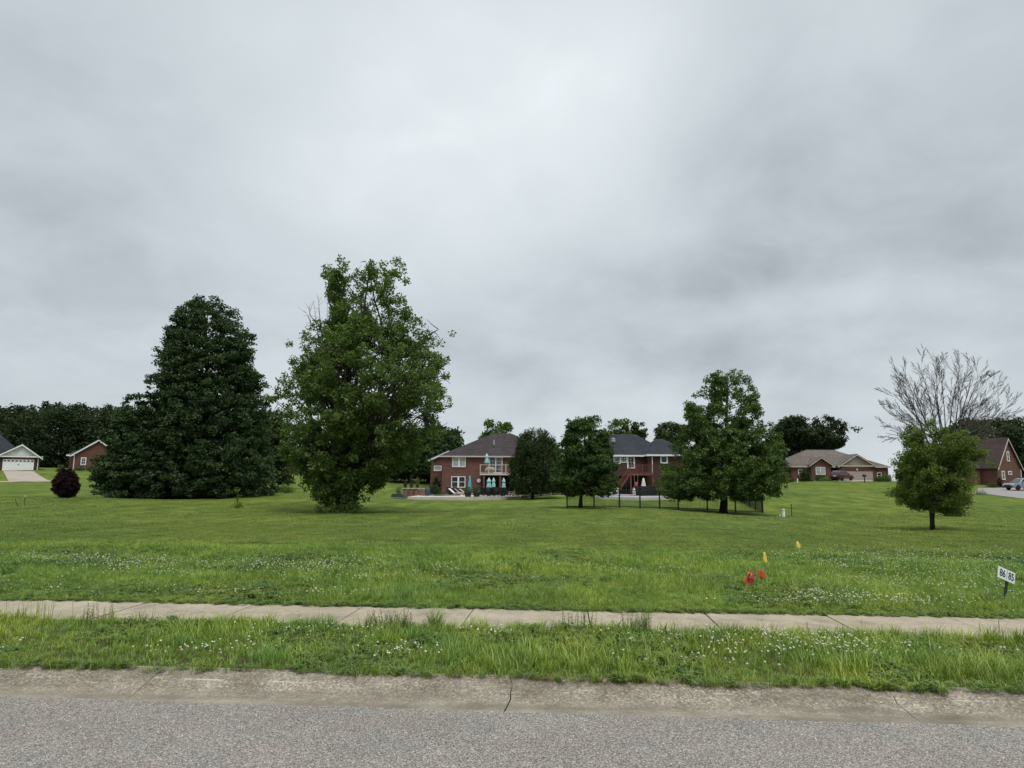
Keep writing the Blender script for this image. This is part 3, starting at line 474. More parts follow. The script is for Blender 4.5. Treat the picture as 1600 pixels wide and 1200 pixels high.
# ------------------------------------------------------------------ trees
def leaves_np(c, size, rng, up=.5, jit=.35, aspect=.62):
    n = len(c); nn = rng.normal(size=(n, 3)); nn[:, 2] += up * 1.7; nn /= np.linalg.norm(nn, axis=1)[:, None]
    a = rng.normal(size=(n, 3)); u = np.cross(nn, a); u /= np.linalg.norm(u, axis=1)[:, None] + 1e-9; v = np.cross(nn, u); s = (size * rng.uniform(1 - jit, 1 + jit, n))[:, None]
    fold = nn * s * .18
    V = np.stack([c - u * s, c + v * s * aspect + fold, c + u * s, c - v * s * aspect + fold], 1).reshape(-1, 3); Fq = np.arange(4 * n).reshape(n, 4); return V, Fq, np.repeat(rng.random(n), 4)
def tree(name, label, px, py, D, rows, lm, bark=None, tr=.18, stems=1, limbs=70, twigs=7, cr=.5, nl=55, leaf=.11, hmin=.12, rise=.5, flat=.75, seed=1, lobes=.16, inner=.25, lean=None, group=None, cat='tree', depth=1.0, droop=0.0, dz=0, crown='crown', tq=.30, up=.5, show_limbs=True, void=2.2, vth=-1.1, gaps=()):
    rng = np.random.default_rng(seed); bark = bark or BARK; base = np.array(on(px, py, D, -.05 + dz))
    rw = sorted(rows, key=lambda r_: -r_[0]); zs = []; Ls = []; Rs = []
    top = P((rw[-1][1] + rw[-1][2]) / 2, rw[-1][0], D); lat_top = (top - base).dot(RGT)
    zb = base[2]; H = top[2] - zb
    for (y, l, r_) in rw:
        pl, pr = P(l, y, D), P(r_, y, D); z = pl[2]; zs.append(z - zb); ax = lat_top * max(0, (z - zb) / H); Ls.append(ax - (pl - base).dot(RGT)); Rs.append((pr - base).dot(RGT) - ax)
    zs = np.array(zs); Ls = np.maximum(np.array(Ls), .03 * H * 0 + .05); Rs = np.maximum(np.array(Rs), .05)
    ph = rng.uniform(0, 6.28, 6)
    def Rad(z, az):
        l = np.interp(z, zs, Ls); r_ = np.interp(z, zs, Rs); c = np.cos(az); s_ = np.sin(az); w = (1 + c) / 2; q = (r_ * w + l * (1 - w)) * (c * c + s_ * s_ * depth)
        nz = np.sin(3 * az + z * 6 / H * 2 + ph[0]) * .5 + np.sin(5 * az - z * 14 / H + ph[1]) * .35 + np.sin(2 * az + z * 25 / H + ph[2]) * .35
        return q * 1.05 * (1 + lobes * nz)
    def axis(z): t = np.clip(z / H, 0, 1); return np.outer(t, RGT * lat_top) + np.outer(z, [0, 0, 1])
    zlo = max(zs[0], 0.0)
    zg = np.linspace(max(zlo, hmin * H * .3), H * .985, 200); wgt = (np.interp(zg, zs, Ls) + np.interp(zg, zs, Rs)) ** 1.35 + .02; cdf = np.cumsum(wgt) / wgt.sum()
    # trunk and limbs
    tb = MB(); trk = []
    stemlist = [(0, 0, 0, 1.0)] + [(rng.uniform(0, 6.28), rng.uniform(.10, .24), 0, rng.uniform(.6, .85)) for _ in range(stems - 1)]
    spts = []
    for (a_, sp_, _, hf) in stemlist:
        hh = H * hf * .95; pts = []; rad = []
        for k in range(9):
            t = k / 8; z = hh * t; off = sp_ * hh * t ** .8; q = axis(np.array([z]))[0] + RGT * (off * math.cos(a_)) + FWD * (off * math.sin(a_)) + rng.normal(0, .012 * H * .3, 3) * (1, 1, 0) * (t > 0)
            pts.append(q + base); rad.append(tr * (1.25 if k == 0 else 1) * (1 - t) ** .75 * (1 if stems == 1 else .8) + .012)
        tb.tube(pts, rad, 9); spts.append((np.array(pts), hh))
    cl = []; golden = 2.39996
    def inside(p):
        rel = p - base; z_ = min(max(rel[2], zs[0]), H * .985); ax_ = RGT * (lat_top * z_ / H) + np.array([0, 0, z_]); h_ = rel - ax_; a_, b_ = h_.dot(RGT), h_.dot(FWD); q_ = math.hypot(a_, b_); lim_ = max(.05, float(Rad(z_, math.atan2(b_, a_))) * .97 - .1); k_ = min(1, lim_ / max(q_, 1e-6))
        return base + ax_ + RGT * a_ * k_ + FWD * b_ * k_
    for i in range(limbs):
        ze = np.interp(rng.random(), cdf, zg); az = i * golden + rng.uniform(-.3, .3); Re = float(Rad(ze, az)) * rng.uniform(.70, .97); sp, hh = spts[i % len(spts)]
        z0 = np.clip(ze - rise * Re + rng.uniform(-.3, .3) * .1 * H, hmin * H * .8, hh * .93); t0 = z0 / hh * 8; k0 = int(min(t0, 7)); s0 = sp[k0] + (sp[k0 + 1] - sp[k0]) * (t0 - k0)
        dirv = RGT * math.cos(az) + FWD * math.sin(az); end = base + axis(np.array([ze]))[0] + dirv * Re; c1 = s0 + (end - s0) * .5 + np.array([0, 0, (.14 - droop) * Re]); ln = np.linalg.norm(end - s0)
        pts = [(1 - t) ** 2 * s0 + 2 * t * (1 - t) * c1 + t * t * end + rng.normal(0, .015 * ln, 3) * (t > 0) for t in (0, .2, .4, .6, .8, 1)]
        r0 = min(tr * .36, .012 * ln + .010)
        if show_limbs: tb.tube(pts, [r0 * (1 - .85 * t) for t in (0, .2, .4, .6, .8, 1)], 5, False)
        P_ = np.array(pts)
        for j in range(twigs):
            t = rng.uniform(.35, 1.0) if j else 1.0; k = t * 5; k0 = int(min(k, 4)); p = P_[k0] + (P_[k0 + 1] - P_[k0]) * (k - k0)
            v = rng.normal(size=3) * (1, 1, .75) + dirv * .6; v /= np.linalg.norm(v); tl = ln * tq * rng.uniform(.4, 1.1) * (1.25 - .5 * t); e = inside(p + v * tl)
            if show_limbs: tb.tube([p, (p + e) / 2 + rng.normal(0, .04 * tl, 3), e], [r0 * .35, r0 * .25, r0 * .1], 4, False)
            cl.append(e); 
            if tl > 1.2 * cr: cl.append((p + e) / 2)
    cl = np.array(cl)
    ni = int(len(cl) * inner); zi = np.interp(rng.random(ni), cdf, zg); ai = rng.uniform(0, 6.28, ni); ri = Rad(zi, ai) * np.sqrt(rng.uniform(.1, .85, ni)); cl = np.concatenate([cl, base + axis(zi) + (RGT * np.cos(ai)[:, None] + FWD * np.sin(ai)[:, None]) * ri[:, None]])
    # open voids between groups of leaves, then keep clumps inside the outline
    q_ = cl / void; ph2 = rng.uniform(0, 6.28, 3); vn = np.sin(q_[:, 0] * 6.28 + ph2[0] + 2 * np.sin(q_[:, 2] * 3)) + np.sin(q_[:, 1] * 6.28 + ph2[1] + 2 * np.sin(q_[:, 0] * 2.6)) + np.sin(q_[:, 2] * 7.5 + ph2[2] + 2 * np.sin(q_[:, 1] * 3.3)); cl = cl[vn > vth]
    for (gx_, gy_, ga, gb) in gaps:      # real openings through the crown
        g_ = P(gx_, gy_, D) - base; rl = cl - base; cl = cl[((rl @ RGT - g_.dot(RGT)) / (ga * D / F)) ** 2 + ((rl[:, 2] - g_[2]) / (gb * D / F)) ** 2 > 1]
    rel = cl - base; z = np.clip(rel[:, 2], zs[0] + cr * .3, H - cr * .4); ax = axis(z); hr = rel - ax; lx = hr @ RGT; ly = hr @ FWD; az = np.arctan2(ly, lx); rr_ = np.hypot(lx, ly); lim = np.maximum(Rad(z, az) - cr * .35, .05) * rng.uniform(.80, 1.07, len(z)); f_ = np.minimum(1, lim / np.maximum(rr_, 1e-6))
    cl = base + ax + RGT * (lx * f_)[:, None] + FWD * (ly * f_)[:, None]; cl[:, 2] = base[2] + z
    m = len(cl); crs = cr * rng.uniform(.6, 1.25, m); cnt = np.maximum((nl * (crs / cr) ** 2).astype(int), 4); ci = np.repeat(np.arange(m), cnt)
    d = rng.normal(size=(len(ci), 3)); d /= np.linalg.norm(d, axis=1)[:, None]; d *= (rng.random(len(ci)) ** (1 / 2.2))[:, None]; d[:, 2] = d[:, 2] * flat - droop * .4 * np.hypot(d[:, 0], d[:, 1])
    c = cl[ci] + d * crs[ci][:, None]; c = c[c[:, 2] > base[2] + .08]; V, Fq, var = leaves_np(c, leaf, rng, up)
    root = thing(name, label, cat, base, 0, group)
    tb.v = [(x - base[0], y - base[1], z_ - base[2]) for x, y, z_ in tb.v]; tb.build('trunk', bark, root, True); npmesh(crown, V - base, Fq, lm, root, var)
    return root
LM_DARK = leafmat('dark_leaf', (.028, .056, .024), (.076, .118, .046), .22, .05); LM_COT = leafmat('cottonwood_leaf', (.054, .104, .024), (.160, .225, .056), .30, .07); LM_OAK = leafmat('oak_leaf', (.046, .090, .022), (.130, .188, .050), .28, .05)
LM_MAP = leafmat('maple_leaf', (.032, .068, .019), (.092, .145, .040), .25, .05); LM_SPR = leafmat('spruce_needle', (.018, .034, .019), (.075, .105, .032), .15, .03); LM_LITE = leafmat('light_leaf', (.068, .115, .022), (.175, .225, .046), .33, .05, 1.0)
LM_RED = leafmat('red_leaf', (.014, .006, .008), (.036, .014, .018), .2, .04); LM_FAR = leafmat('far_leaf', (.018, .032, .017), (.056, .080, .036), .2, .03, .25); LM_MID = leafmat('mid_leaf', (.035, .060, .020), (.080, .105, .036), .28, .04)
LM_BR = leafmat('brownish_leaf', (.030, .032, .018), (.06, .055, .03), .2, .03)
tree('dark_tree', 'tall dense dark green conical tree standing left of the tallest tree', 322, 776, 60,
     [(464, 312, 338), (474, 294, 354), (490, 276, 374), (520, 266, 392), (560, 250, 402), (600, 242, 412), (640, 238, 420), (680, 232, 425), (720, 216, 428), (750, 205, 432), (775, 210, 425)], LM_DARK, DBARK, tr=.35, limbs=230, twigs=10, cr=.44, nl=46, leaf=.10, hmin=.03, rise=.30, flat=.60, droop=.12, seed=2, lobes=.07, inner=.6, tq=.22, up=.7, void=3, vth=-2.2)
tree('dark_tree', 'shorter dark broad tree at the left foot of the tall dark conical tree', 205, 781, 57,
     [(612, 204, 220), (636, 190, 238), (680, 172, 262), (700, 172, 268), (722, 160, 272), (745, 146, 275), (765, 156, 278), (776, 172, 280)], LM_DARK, DBARK, tr=.22, limbs=120, twigs=9, cr=.40, nl=44, leaf=.10, hmin=.03, rise=.2, flat=.45, droop=.14, seed=3, lobes=.2, inner=.35, tq=.28, up=.7, vth=-1.6)
tree('cottonwood_tree', 'tallest tree with several stems and an open leafy crown', 533, 803, 44,
     [(400, 562, 600), (413, 516, 638), (445, 512, 650), (480, 516, 648), (505, 505, 660), (518, 476, 690), (535, 458, 700), (570, 446, 712), (610, 432, 714), (645, 434, 712), (680, 440, 690), (720, 445, 665), (750, 452, 600), (780, 485, 575), (800, 495, 570)], LM_COT, BARK, tr=.24, stems=4, limbs=190, twigs=9, cr=.34, nl=46, leaf=.082, hmin=.06, rise=.8, flat=.9, seed=5, lobes=.15, inner=.36, tq=.20, void=3.0, vth=-1.05, gaps=[(567, 418, 14, 48), (592, 492, 13, 30), (548, 470, 11, 18), (478, 525, 20, 26), (500, 478, 18, 34), (445, 630, 16, 16), (640, 655, 22, 13), (560, 600, 14, 18), (690, 655, 16, 14), (468, 655, 18, 15), (610, 615, 12, 12), (520, 575, 12, 12), (655, 470, 18, 26), (585, 560, 9, 12), (535, 640, 12, 14), (600, 690, 16, 9)])
tree('oak_tree', 'broad oak with drooping lower limbs and dark trunk inside the black fence', 1130, 800, 52.5,
     [(577, 1125, 1150), (590, 1100, 1172), (615, 1085, 1190), (640, 1062, 1192), (655, 1068, 1190), (672, 1060, 1205), (700, 1048, 1222), (730, 1040, 1228), (755, 1022, 1225), (772, 1030, 1210), (780, 1060, 1190)], LM_OAK, DBARK, tr=.24, limbs=150, twigs=9, cr=.30, nl=42, leaf=.078, hmin=.16, rise=.45, flat=.78, droop=.06, seed=8, lobes=.11, inner=.45, tq=.22, void=2.2, vth=-1.5, gaps=[(1100, 625, 10, 10), (1150, 600, 8, 9), (1165, 650, 12, 10), (1085, 690, 12, 8), (1135, 640, 8, 9), (1180, 690, 12, 7), (1150, 668, 9, 8)])
tree('maple_tree', 'round dense green maple at the left end of the black fence', 907, 792, 47,
     [(649, 900, 932), (660, 884, 944), (690, 874, 953), (715, 866, 962), (740, 860, 966), (760, 862, 968), (774, 882, 955)], LM_MAP, DBARK, tr=.11, limbs=110, twigs=9, cr=.28, nl=42, leaf=.068, hmin=.2, rise=.35, flat=.6, seed=9, lobes=.15, inner=.35, tq=.25, void=1.8, vth=-1.6)
tree('spruce_tree', 'dark bushy evergreen beside the house with the balcony', 832, 774, 82,
     [(671, 828, 845), (680, 813, 860), (700, 803, 876), (725, 797, 884), (750, 797, 884), (768, 803, 880)], LM_SPR, DBARK, tr=.15, limbs=150, twigs=9, cr=.34, nl=36, leaf=.08, hmin=.1, rise=1.0, flat=1.5, seed=10, lobes=.17, inner=.6, tq=.2, vth=-1.9)
tree('pear_tree', 'small bright green tree with short forked trunk on the right lawn', 1457, 827, 28,
     [(650, 1432, 1444), (662, 1424, 1470), (676, 1418, 1512), (700, 1414, 1524), (730, 1410, 1530), (752, 1406, 1528), (770, 1400, 1516), (788, 1412, 1516), (800, 1440, 1516)], LM_LITE, DBARK, tr=.085, stems=3, limbs=120, twigs=9, cr=.18, nl=46, leaf=.036, hmin=.22, rise=.6, flat=.8, seed=12, lobes=.26, inner=.12, tq=.34, droop=.10, void=1.5, vth=-.9)
tree('red_maple', 'small round dark purple maple on the left lawn', 105, 778, 50,
     [(732, 99, 110), (740, 90, 116), (748, 85, 121), (760, 84, 124), (770, 88, 119), (776, 94, 114)], LM_RED, DBARK, tr=.06, limbs=70, twigs=7, cr=.15, nl=34, leaf=.05, hmin=.03, rise=.4, seed=13, lobes=.16, inner=.5, vth=-2, cat='tree')
# mid and far trees
tree('leafy_tree', 'pale olive tree showing between the two tallest trees', 425, 766, 84, [(640, 415, 430), (655, 400, 440), (690, 390, 455), (725, 388, 460), (755, 395, 455)], LM_MID, limbs=60, cr=.8, nl=36, leaf=.2, seed=20, inner=.4)
tree('leafy_tree', 'green tree behind the lower right limbs of the tallest tree', 640, 752, 118, [(672, 620, 700), (685, 600, 715), (700, 600, 722), (725, 590, 700), (745, 600, 690)], LM_DARK, limbs=80, cr=1.1, nl=50, leaf=.26, seed=21, inner=.6, tr=.25)
tree('leafy_tree', 'dark tree closest to the left gable of the balcony house', 668, 752, 122, [(668, 672, 700), (676, 655, 715), (695, 640, 724), (720, 640, 700), (745, 645, 690)], LM_FAR, limbs=60, cr=1.1, nl=50, leaf=.26, seed=22, inner=.6, tr=.25)
tree('leafy_tree', 'tree top rising above the brown roof of the balcony house', 775, 745, 135, [(656, 765, 785), (664, 752, 798), (680, 748, 802), (710, 755, 798), (740, 760, 790)], LM_OAK, limbs=40, cr=.9, nl=30, leaf=.24, seed=23, inner=.3, tr=.25)
tree('leafy_tree', 'tree top showing left of the grey roof ridge', 962, 745, 135, [(656, 968, 982), (662, 946, 988), (676, 942, 990), (710, 945, 988), (740, 950, 985)], LM_OAK, limbs=40, cr=.9, nl=30, leaf=.24, seed=24, inner=.3, tr=.25)
tree('leafy_tree', 'thin tree top poking above the middle of the grey roof', 998, 745, 135, [(656, 993, 1003), (665, 990, 1010), (690, 988, 1010), (740, 990, 1008)], LM_MID, limbs=20, cr=.7, nl=26, leaf=.24, seed=25, inner=.2, tr=.2)
tree('leafy_tree', 'light green tree between the grey roof and the oak', 1050, 748, 128, [(659, 1030, 1062), (668, 1022, 1075), (690, 1025, 1080), (720, 1035, 1080), (745, 1040, 1075)], LM_MID, limbs=44, cr=.8, nl=28, leaf=.24, seed=26, inner=.2, tr=.22)
tree('shade_tree', 'big dark spreading tree behind the beige roofed ranch house', 1262, 748, 160, [(652, 1225, 1290), (660, 1208, 1312), (675, 1204, 1322), (690, 1206, 1320), (705, 1210, 1300), (725, 1215, 1280), (742, 1225, 1275)], LM_FAR, DBARK, limbs=90, twigs=8, cr=.85, nl=30, leaf=.26, seed=27, inner=.2, tr=.4, lobes=.24, rise=.6, void=6, vth=-1.0)
tree('leafy_tree', 'green hump of a tree behind the ranch house, left of the big dark tree', 1205, 755, 130, [(690, 1195, 1215), (705, 1185, 1226), (730, 1182, 1228), (750, 1190, 1222)], LM_DARK, limbs=40, cr=.9, nl=46, leaf=.24, seed=28, inner=.5)
def woods(name, label, rows, D, step, seed, lm):
    """a belt of trees that reads as one mass: crowns on trunks, three rows deep"""
    rng = np.random.default_rng(seed); V = []; Fq = []; var = []; tb = MB(); o = 0
    for layer in range(3):
        px = rows[0][0] + rng.uniform(0, step)
        while px < rows[-1][0]:
            topy = np.interp(px, [r_[0] for r_ in rows], [r_[1] for r_ in rows]) + rng.uniform(-6, 12) + (2 - layer) * 5; Dl = D + layer * 9 + rng.uniform(-4, 4); b = np.array(on(px, 745, Dl)); t = P(px, topy, Dl); h = t[2] - b[2]; rad = h * rng.uniform(.30, .46)
            tb.tube([b, b + (0, 0, h * .8)], [.3, .1], 6); con = rng.random() < .15
            m = 60; zz = rng.uniform(.02, 1, m); rr_ = rad * (np.sqrt(np.clip(1 - ((zz - .45) / .56) ** 2, .05, 1)) if not con else (1.02 - zz) * .9) * np.sqrt(rng.random(m)) ; aa = rng.uniform(0, 6.28, m)
            c = b + np.stack([rr_ * np.cos(aa), rr_ * np.sin(aa), zz * (h - .6)], -1); k = 34; ci = np.repeat(np.arange(m), k); d = rng.normal(size=(m * k, 3)); d /= np.linalg.norm(d, axis=1)[:, None]; d *= (rng.random(m * k) ** .45)[:, None]
            cc = c[ci] + d * (1.35 if not con else .8) * np.array([1, 1, .8]); v, f_, vr = leaves_np(cc, .34, rng, .6); V.append(v); Fq.append(f_ + o); o += len(v); var.append(vr * .6 + rng.random() * .4); px += step * rng.uniform(.7, 1.3)
    me = npmesh(name, np.concatenate(V), np.concatenate(Fq), lm, None, np.concatenate(var)); tag(me, label, 'woods', kind='stuff'); tk = tb.build('trunk', DBARK, me); tk['kind'] = 'stuff'
woods('woods', 'dark wooded belt behind the two houses at the far left', [(-120, 625), (0, 634), (40, 633), (90, 629), (150, 631), (200, 636), (260, 650), (330, 660)], 165, 24, 41, LM_FAR)
woods('woods', 'dark wood behind the steep gabled brick house at the right', [(1478, 672), (1500, 655), (1540, 648), (1600, 645), (1700, 640)], 165, 22, 42, LM_FAR)
woods('woods', 'low distant wooded line seen between houses near the middle', [(330, 700), (480, 700), (560, 705), (700, 700), (900, 712), (1100, 716), (1240, 722)], 190, 26, 43, LM_FAR)
# bare tree
def bare_tree():
    rng = np.random.default_rng(77); base = np.array(on(1482, 806, 40, -.05)); root = thing('bare_tree', 'leafless grey tree with fine spreading branches behind the small bright green tree', 'tree', base); tb = MB(); br = MB(); tips = []
    def grow(p, d, ln, r, depth, out_):
        n = 8; pts = [p]; rs = [r]; d0 = d
        for k in range(n):
            d = d + rng.normal(0, .035, 3) + np.array([0, 0, .006]); d /= np.linalg.norm(d); p = p + d * ln / n; pts.append(p); rs.append(r * (1 - .80 * (k + 1) / n))
            if depth < 3 and k > 0 and rng.random() < (.9, .9, .7)[depth]:
                s_ = rng.normal(size=3); s_ -= d * s_.dot(d); s_ /= np.linalg.norm(s_); an = rng.uniform(.28, .55); nd = d * math.cos(an) + s_ * math.sin(an); nd /= np.linalg.norm(nd)
                grow(p, nd, ln * (.34, .48, .5)[depth] * rng.uniform(.7, 1.1) * (1.15 - .45 * k / n), rs[-1] * .6, depth + 1, br)
        out_.tube(pts, [max(q, .0068) for q in rs], 6 if depth < 1 else 3, False); tips.append(p)
    for i in range(24):      # stems rise together, then spread like a fan
        an = R(186 - 192 * i / 23 + rng.uniform(-3, 3)); k_ = rng.uniform(.80, 1.0); tx, ty = 1474 + 106 * k_ * math.cos(an), 660 - 100 * k_ * math.sin(an); dd = 40 + rng.uniform(-2.0, 2.0)
        kn = P(1476 + (tx - 1476) * .16, 705 + rng.uniform(-25, 20), 40 + (dd - 40) * .2); b0 = base + rng.normal(0, .10, 3) * (1, 1, 0); v = P(tx, ty, dd) - kn; ln = np.linalg.norm(v)
        tb.tube([b0, (b0 + kn) / 2 + rng.normal(0, .05, 3), kn], [.060, .052, .042], 6, False); grow(kn, v / ln, ln * .93, .040, 0, tb)
    for o_, nm in ((tb, 'trunk'), (br, 'branches')):
        o_.v = [(x - base[0], y - base[1], z - base[2]) for x, y, z in o_.v]; q = o_.build(nm, PBARK, root, False)
    c = []
    for q in range(3): t = P(1545 + q * 4, 583 + q * 3, 40); c += [t + rng.normal(0, .07, 3) for _ in range(8)]
    for t_ in tips[::160]: c += [t_ + rng.normal(0, .1, 3) for _ in range(3)]
    v, f_, vr = leaves_np(np.array(c) - base, .045, rng); npmesh('leaves', v, f_, LM_DARK, root, vr)
bare_tree()
# dead snag on the cottonwood
def snag():
    rng = np.random.default_rng(5); b = MB(); t0 = P(508, 560, 43.2)
    r = [o for o in C.objects if o.name.startswith('cottonwood_tree')][0]; base = np.array(r.location)
    for (a, c) in [((508, 560), (490, 470)), ((506, 545), (484, 500)), ((502, 520), (497, 462)), ((498, 515), (478, 488)), ((508, 550), (512, 470)), ((494, 505), (482, 478)), ((505, 535), (500, 495))]:
        p, q = P(*a, 43.2), P(*c, 43.2 + rng.uniform(-1, 1)); m = (p + q) / 2 + rng.normal(0, .12, 3); b.tube([p, m, q], [.035, .022, .006], 5)
        for k in range(5): s_ = m + (q - m) * rng.random(); b.tube([s_, s_ + rng.normal(0, .3, 3) + (0, 0, .35)], [.012, .004], 3)
    b.v = [(x - base[0], y - base[1], z - base[2]) for x, y, z in b.v]; o = b.build('dead_branch', PBARK, r); o['label'] = 'bare grey dead branches on the left side of the crown'
snag()
def shrub(name, label, px, py, D, w, h, lm, seed=0, leaf=.06, n=1400, stretch=1.0, cat='shrub', group=None, cone=False, dz=0):
    rng = np.random.default_rng(seed + 100); b = np.array(on(px, py, D, dz)); root = thing(name, label, cat, b, 0, group); m = 60
    u = rng.normal(size=(m, 3)); u /= np.linalg.norm(u, axis=1)[:, None]; u[:, 2] = np.abs(u[:, 2]) if not cone else u[:, 2]
    c = u * np.array([w / 2, w / 2 * stretch, h]) * (rng.random(m) ** .3)[:, None] * .82
    if cone: zz = rng.random(m); rr_ = (1 - zz) * w / 2 * rng.random(m) ** .5; aa = rng.uniform(0, 6.28, m); c = np.stack([rr_ * np.cos(aa), rr_ * np.sin(aa), zz * h], -1)
    ci = rng.integers(0, m, n); p = c[ci] + rng.normal(size=(n, 3)) * w * .09; p[:, 2] = np.abs(p[:, 2]) + .02; V, f_, vr = leaves_np(p, leaf, rng, .5); npmesh('foliage', V, f_, lm, root, vr)
    tb = MB(); 
    for k in range(5): e = c[rng.integers(0, m)]; tb.tube([(0, 0, -.02), e * .6, e], [.02, .014, .006], 4)
    tb.build('stem', DBARK, root); return root
# ------------------------------------------------------------------ houses
BR1 = brick('red_brick', (.150, .056, .042), (.098, .038, .031), (.16, .11, .09)); BR2 = brick('dark_red_brick', (.072, .027, .020), (.050, .020, .016), (.075, .05, .042)); BR3 = brick('brown_brick', (.15, .060, .042), (.10, .042, .032), (.15, .11, .09)); BR4 = brick('orange_brick', (.135, .052, .034), (.10, .038, .026), (.14, .10, .08))
SH1 = shingle('purple_brown_shingle', (.050, .040, .043)); SH2 = shingle('charcoal_shingle', (.030, .034, .042)); SH3 = shingle('tan_grey_shingle', (.145, .120, .105)); SH4 = shingle('brown_shingle', (.062, .044, .042)); SH5 = shingle('dark_grey_shingle', (.055, .060, .066))
CREAM = mat('cream_siding', (.34, .29, .245), .7, var=.05, scale=2); DECKM = mat('red_stained_wood', (.135, .048, .040), .75, var=.2, scale=3); ROOFM = mat('metal_vent', (.35, .36, .37), .5)
def hip(mb, x0, x1, y0, y1, z, h, ri, rj, ov=.4):
    """hip roof over the rectangle; ridge from x=ri to x=rj at mid depth"""
    X0, X1, Y0, Y1 = x0 - ov, x1 + ov, y0 - ov, y1 + ov; ym = (y0 + y1) / 2
    mb.add([(X0, Y0, z), (X1, Y0, z), (X1, Y1, z), (X0, Y1, z), (ri, ym, z + h), (rj, ym, z + h)], [(0, 1, 5, 4), (1, 2, 5), (2, 3, 4, 5), (3, 0, 4), (0, 3, 2, 1)])
def fascia(mb, x0, x1, y0, y1, z, ov=.4, t=.2):
    X0, X1, Y0, Y1 = x0 - ov, x1 + ov, y0 - ov, y1 + ov
    mb.box(X0 - .03, X1 + .03, Y0 - .04, Y0 + .03, z - t, z - .003); mb.box(X0 - .03, X1 + .03, Y1 - .03, Y1 + .04, z - t, z - .003); mb.box(X0 - .04, X0 + .03, Y0 + .031, Y1 - .031, z - t, z - .003); mb.box(X1 - .03, X1 + .04, Y0 + .031, Y1 - .031, z - t, z - .003)
def gable(mb, x0, x1, xp, y0, y1, z, h, ov=.35, th=.14):
    """gable roof slabs whose ridge runs in y"""
    sl = h / (xp - x0); sr = h / (x1 - xp)
    mb.prism([(x0 - ov, z - ov * sl), (xp, z + h), (xp, z + h + th), (x0 - ov, z - ov * sl + th)], y0 - ov, y1); mb.prism([(xp, z + h), (x1 + ov, z - ov * sr), (x1 + ov, z - ov * sr + th), (xp, z + h + th)], y0 - ov, y1)
def rake(mb, x0, x1, xp, y, z, h, ov=.35, t=.24, d=.08):
    sl = h / (xp - x0); sr = h / (x1 - xp)
    mb.prism([(x0 - ov, z - ov * sl - .02), (xp, z + h - .02), (xp, z + h - .02 - t), (x0 - ov, z - ov * sl - .02 - t)], y - d, y); mb.prism([(xp, z + h - .02), (x1 + ov, z - ov * sr - .02), (x1 + ov, z - ov * sr - .02 - t), (xp, z + h - .02 - t)], y - d, y)
def window(root, x0, x1, z0, z1, y, nx=1, nz=1, fr=.09, glass=None, name='window', frame=None, grid=None, mull=None):
    """proud frame with sash bars, pane set behind; wall face at y, front towards -y"""
    b = MB(); d0, d1 = y - .07, y + .02; b.box(x0, x1, d0, d1, z1 - fr, z1); b.box(x0, x1, d0 - .03, d1, z0, z0 + fr); b.box(x0, x0 + fr, d0, d1, z0 + fr, z1 - fr); b.box(x1 - fr, x1, d0, d1, z0 + fr, z1 - fr)
    for i in range(1, nx): xm = x0 + (x1 - x0) * i / nx; m = (mull or fr * 1.3) / 2; b.box(xm - m, xm + m, d0 + .005, d1, z0 + fr, z1 - fr)
    for i in range(1, nz): zm = z0 + (z1 - z0) * i / nz; b.box(x0 + fr, x1 - fr, d0 + .02, d0 + .045, zm - .03, zm + .03)
    if grid:
        for i in range(1, grid[0]): xm = x0 + (x1 - x0) * i / grid[0]; b.box(xm - .015, xm + .015, d0 + .035, d0 + .055, z0 + fr, z1 - fr)
        for i in range(1, grid[1]): zm = z0 + (z1 - z0) * i / grid[1]; b.box(x0 + fr, x1 - fr, d0 + .03, d0 + .05, zm - .015, zm + .015)
    w = b.build(name, frame or WHITE, root); MB().box(x0 + fr * .5, x1 - fr * .5, y - .012, y + .01, z0 + fr * .5, z1 - fr * .5).build('pane', glass or GLASS, w); return w
def downspout(root, x, y, z0, z1): MB().box(x - .05, x + .05, y - .09, y - .01, z0, z1).build('downspout', WHITE, root)
class Frame:
    """photo pixels -> local metres on a vertical wall plane through the point at (px, py, D), turned by rz"""
    def __init__(s, px, py, D, rz=YAW): p = P(px, py, D); s.o = np.array(p); s.rz = rz; s.u = np.array([math.cos(rz), math.sin(rz)])
    def _hit(s, px, py):
        d = CR @ np.array([(px - 800) / F, (600 - py) / F, -1.0]); A = np.array([[s.u[0], -d[0]], [s.u[1], -d[1]]]); t, k = np.linalg.solve(A, CAM[:2] - s.o[:2]); return t, CAM[2] + d[2] * k - s.o[2]
    def x(s, px, py=730): return float(s._hit(px, py)[0])
    def z(s, py, px=800): return float(s._hit(px, py)[1])
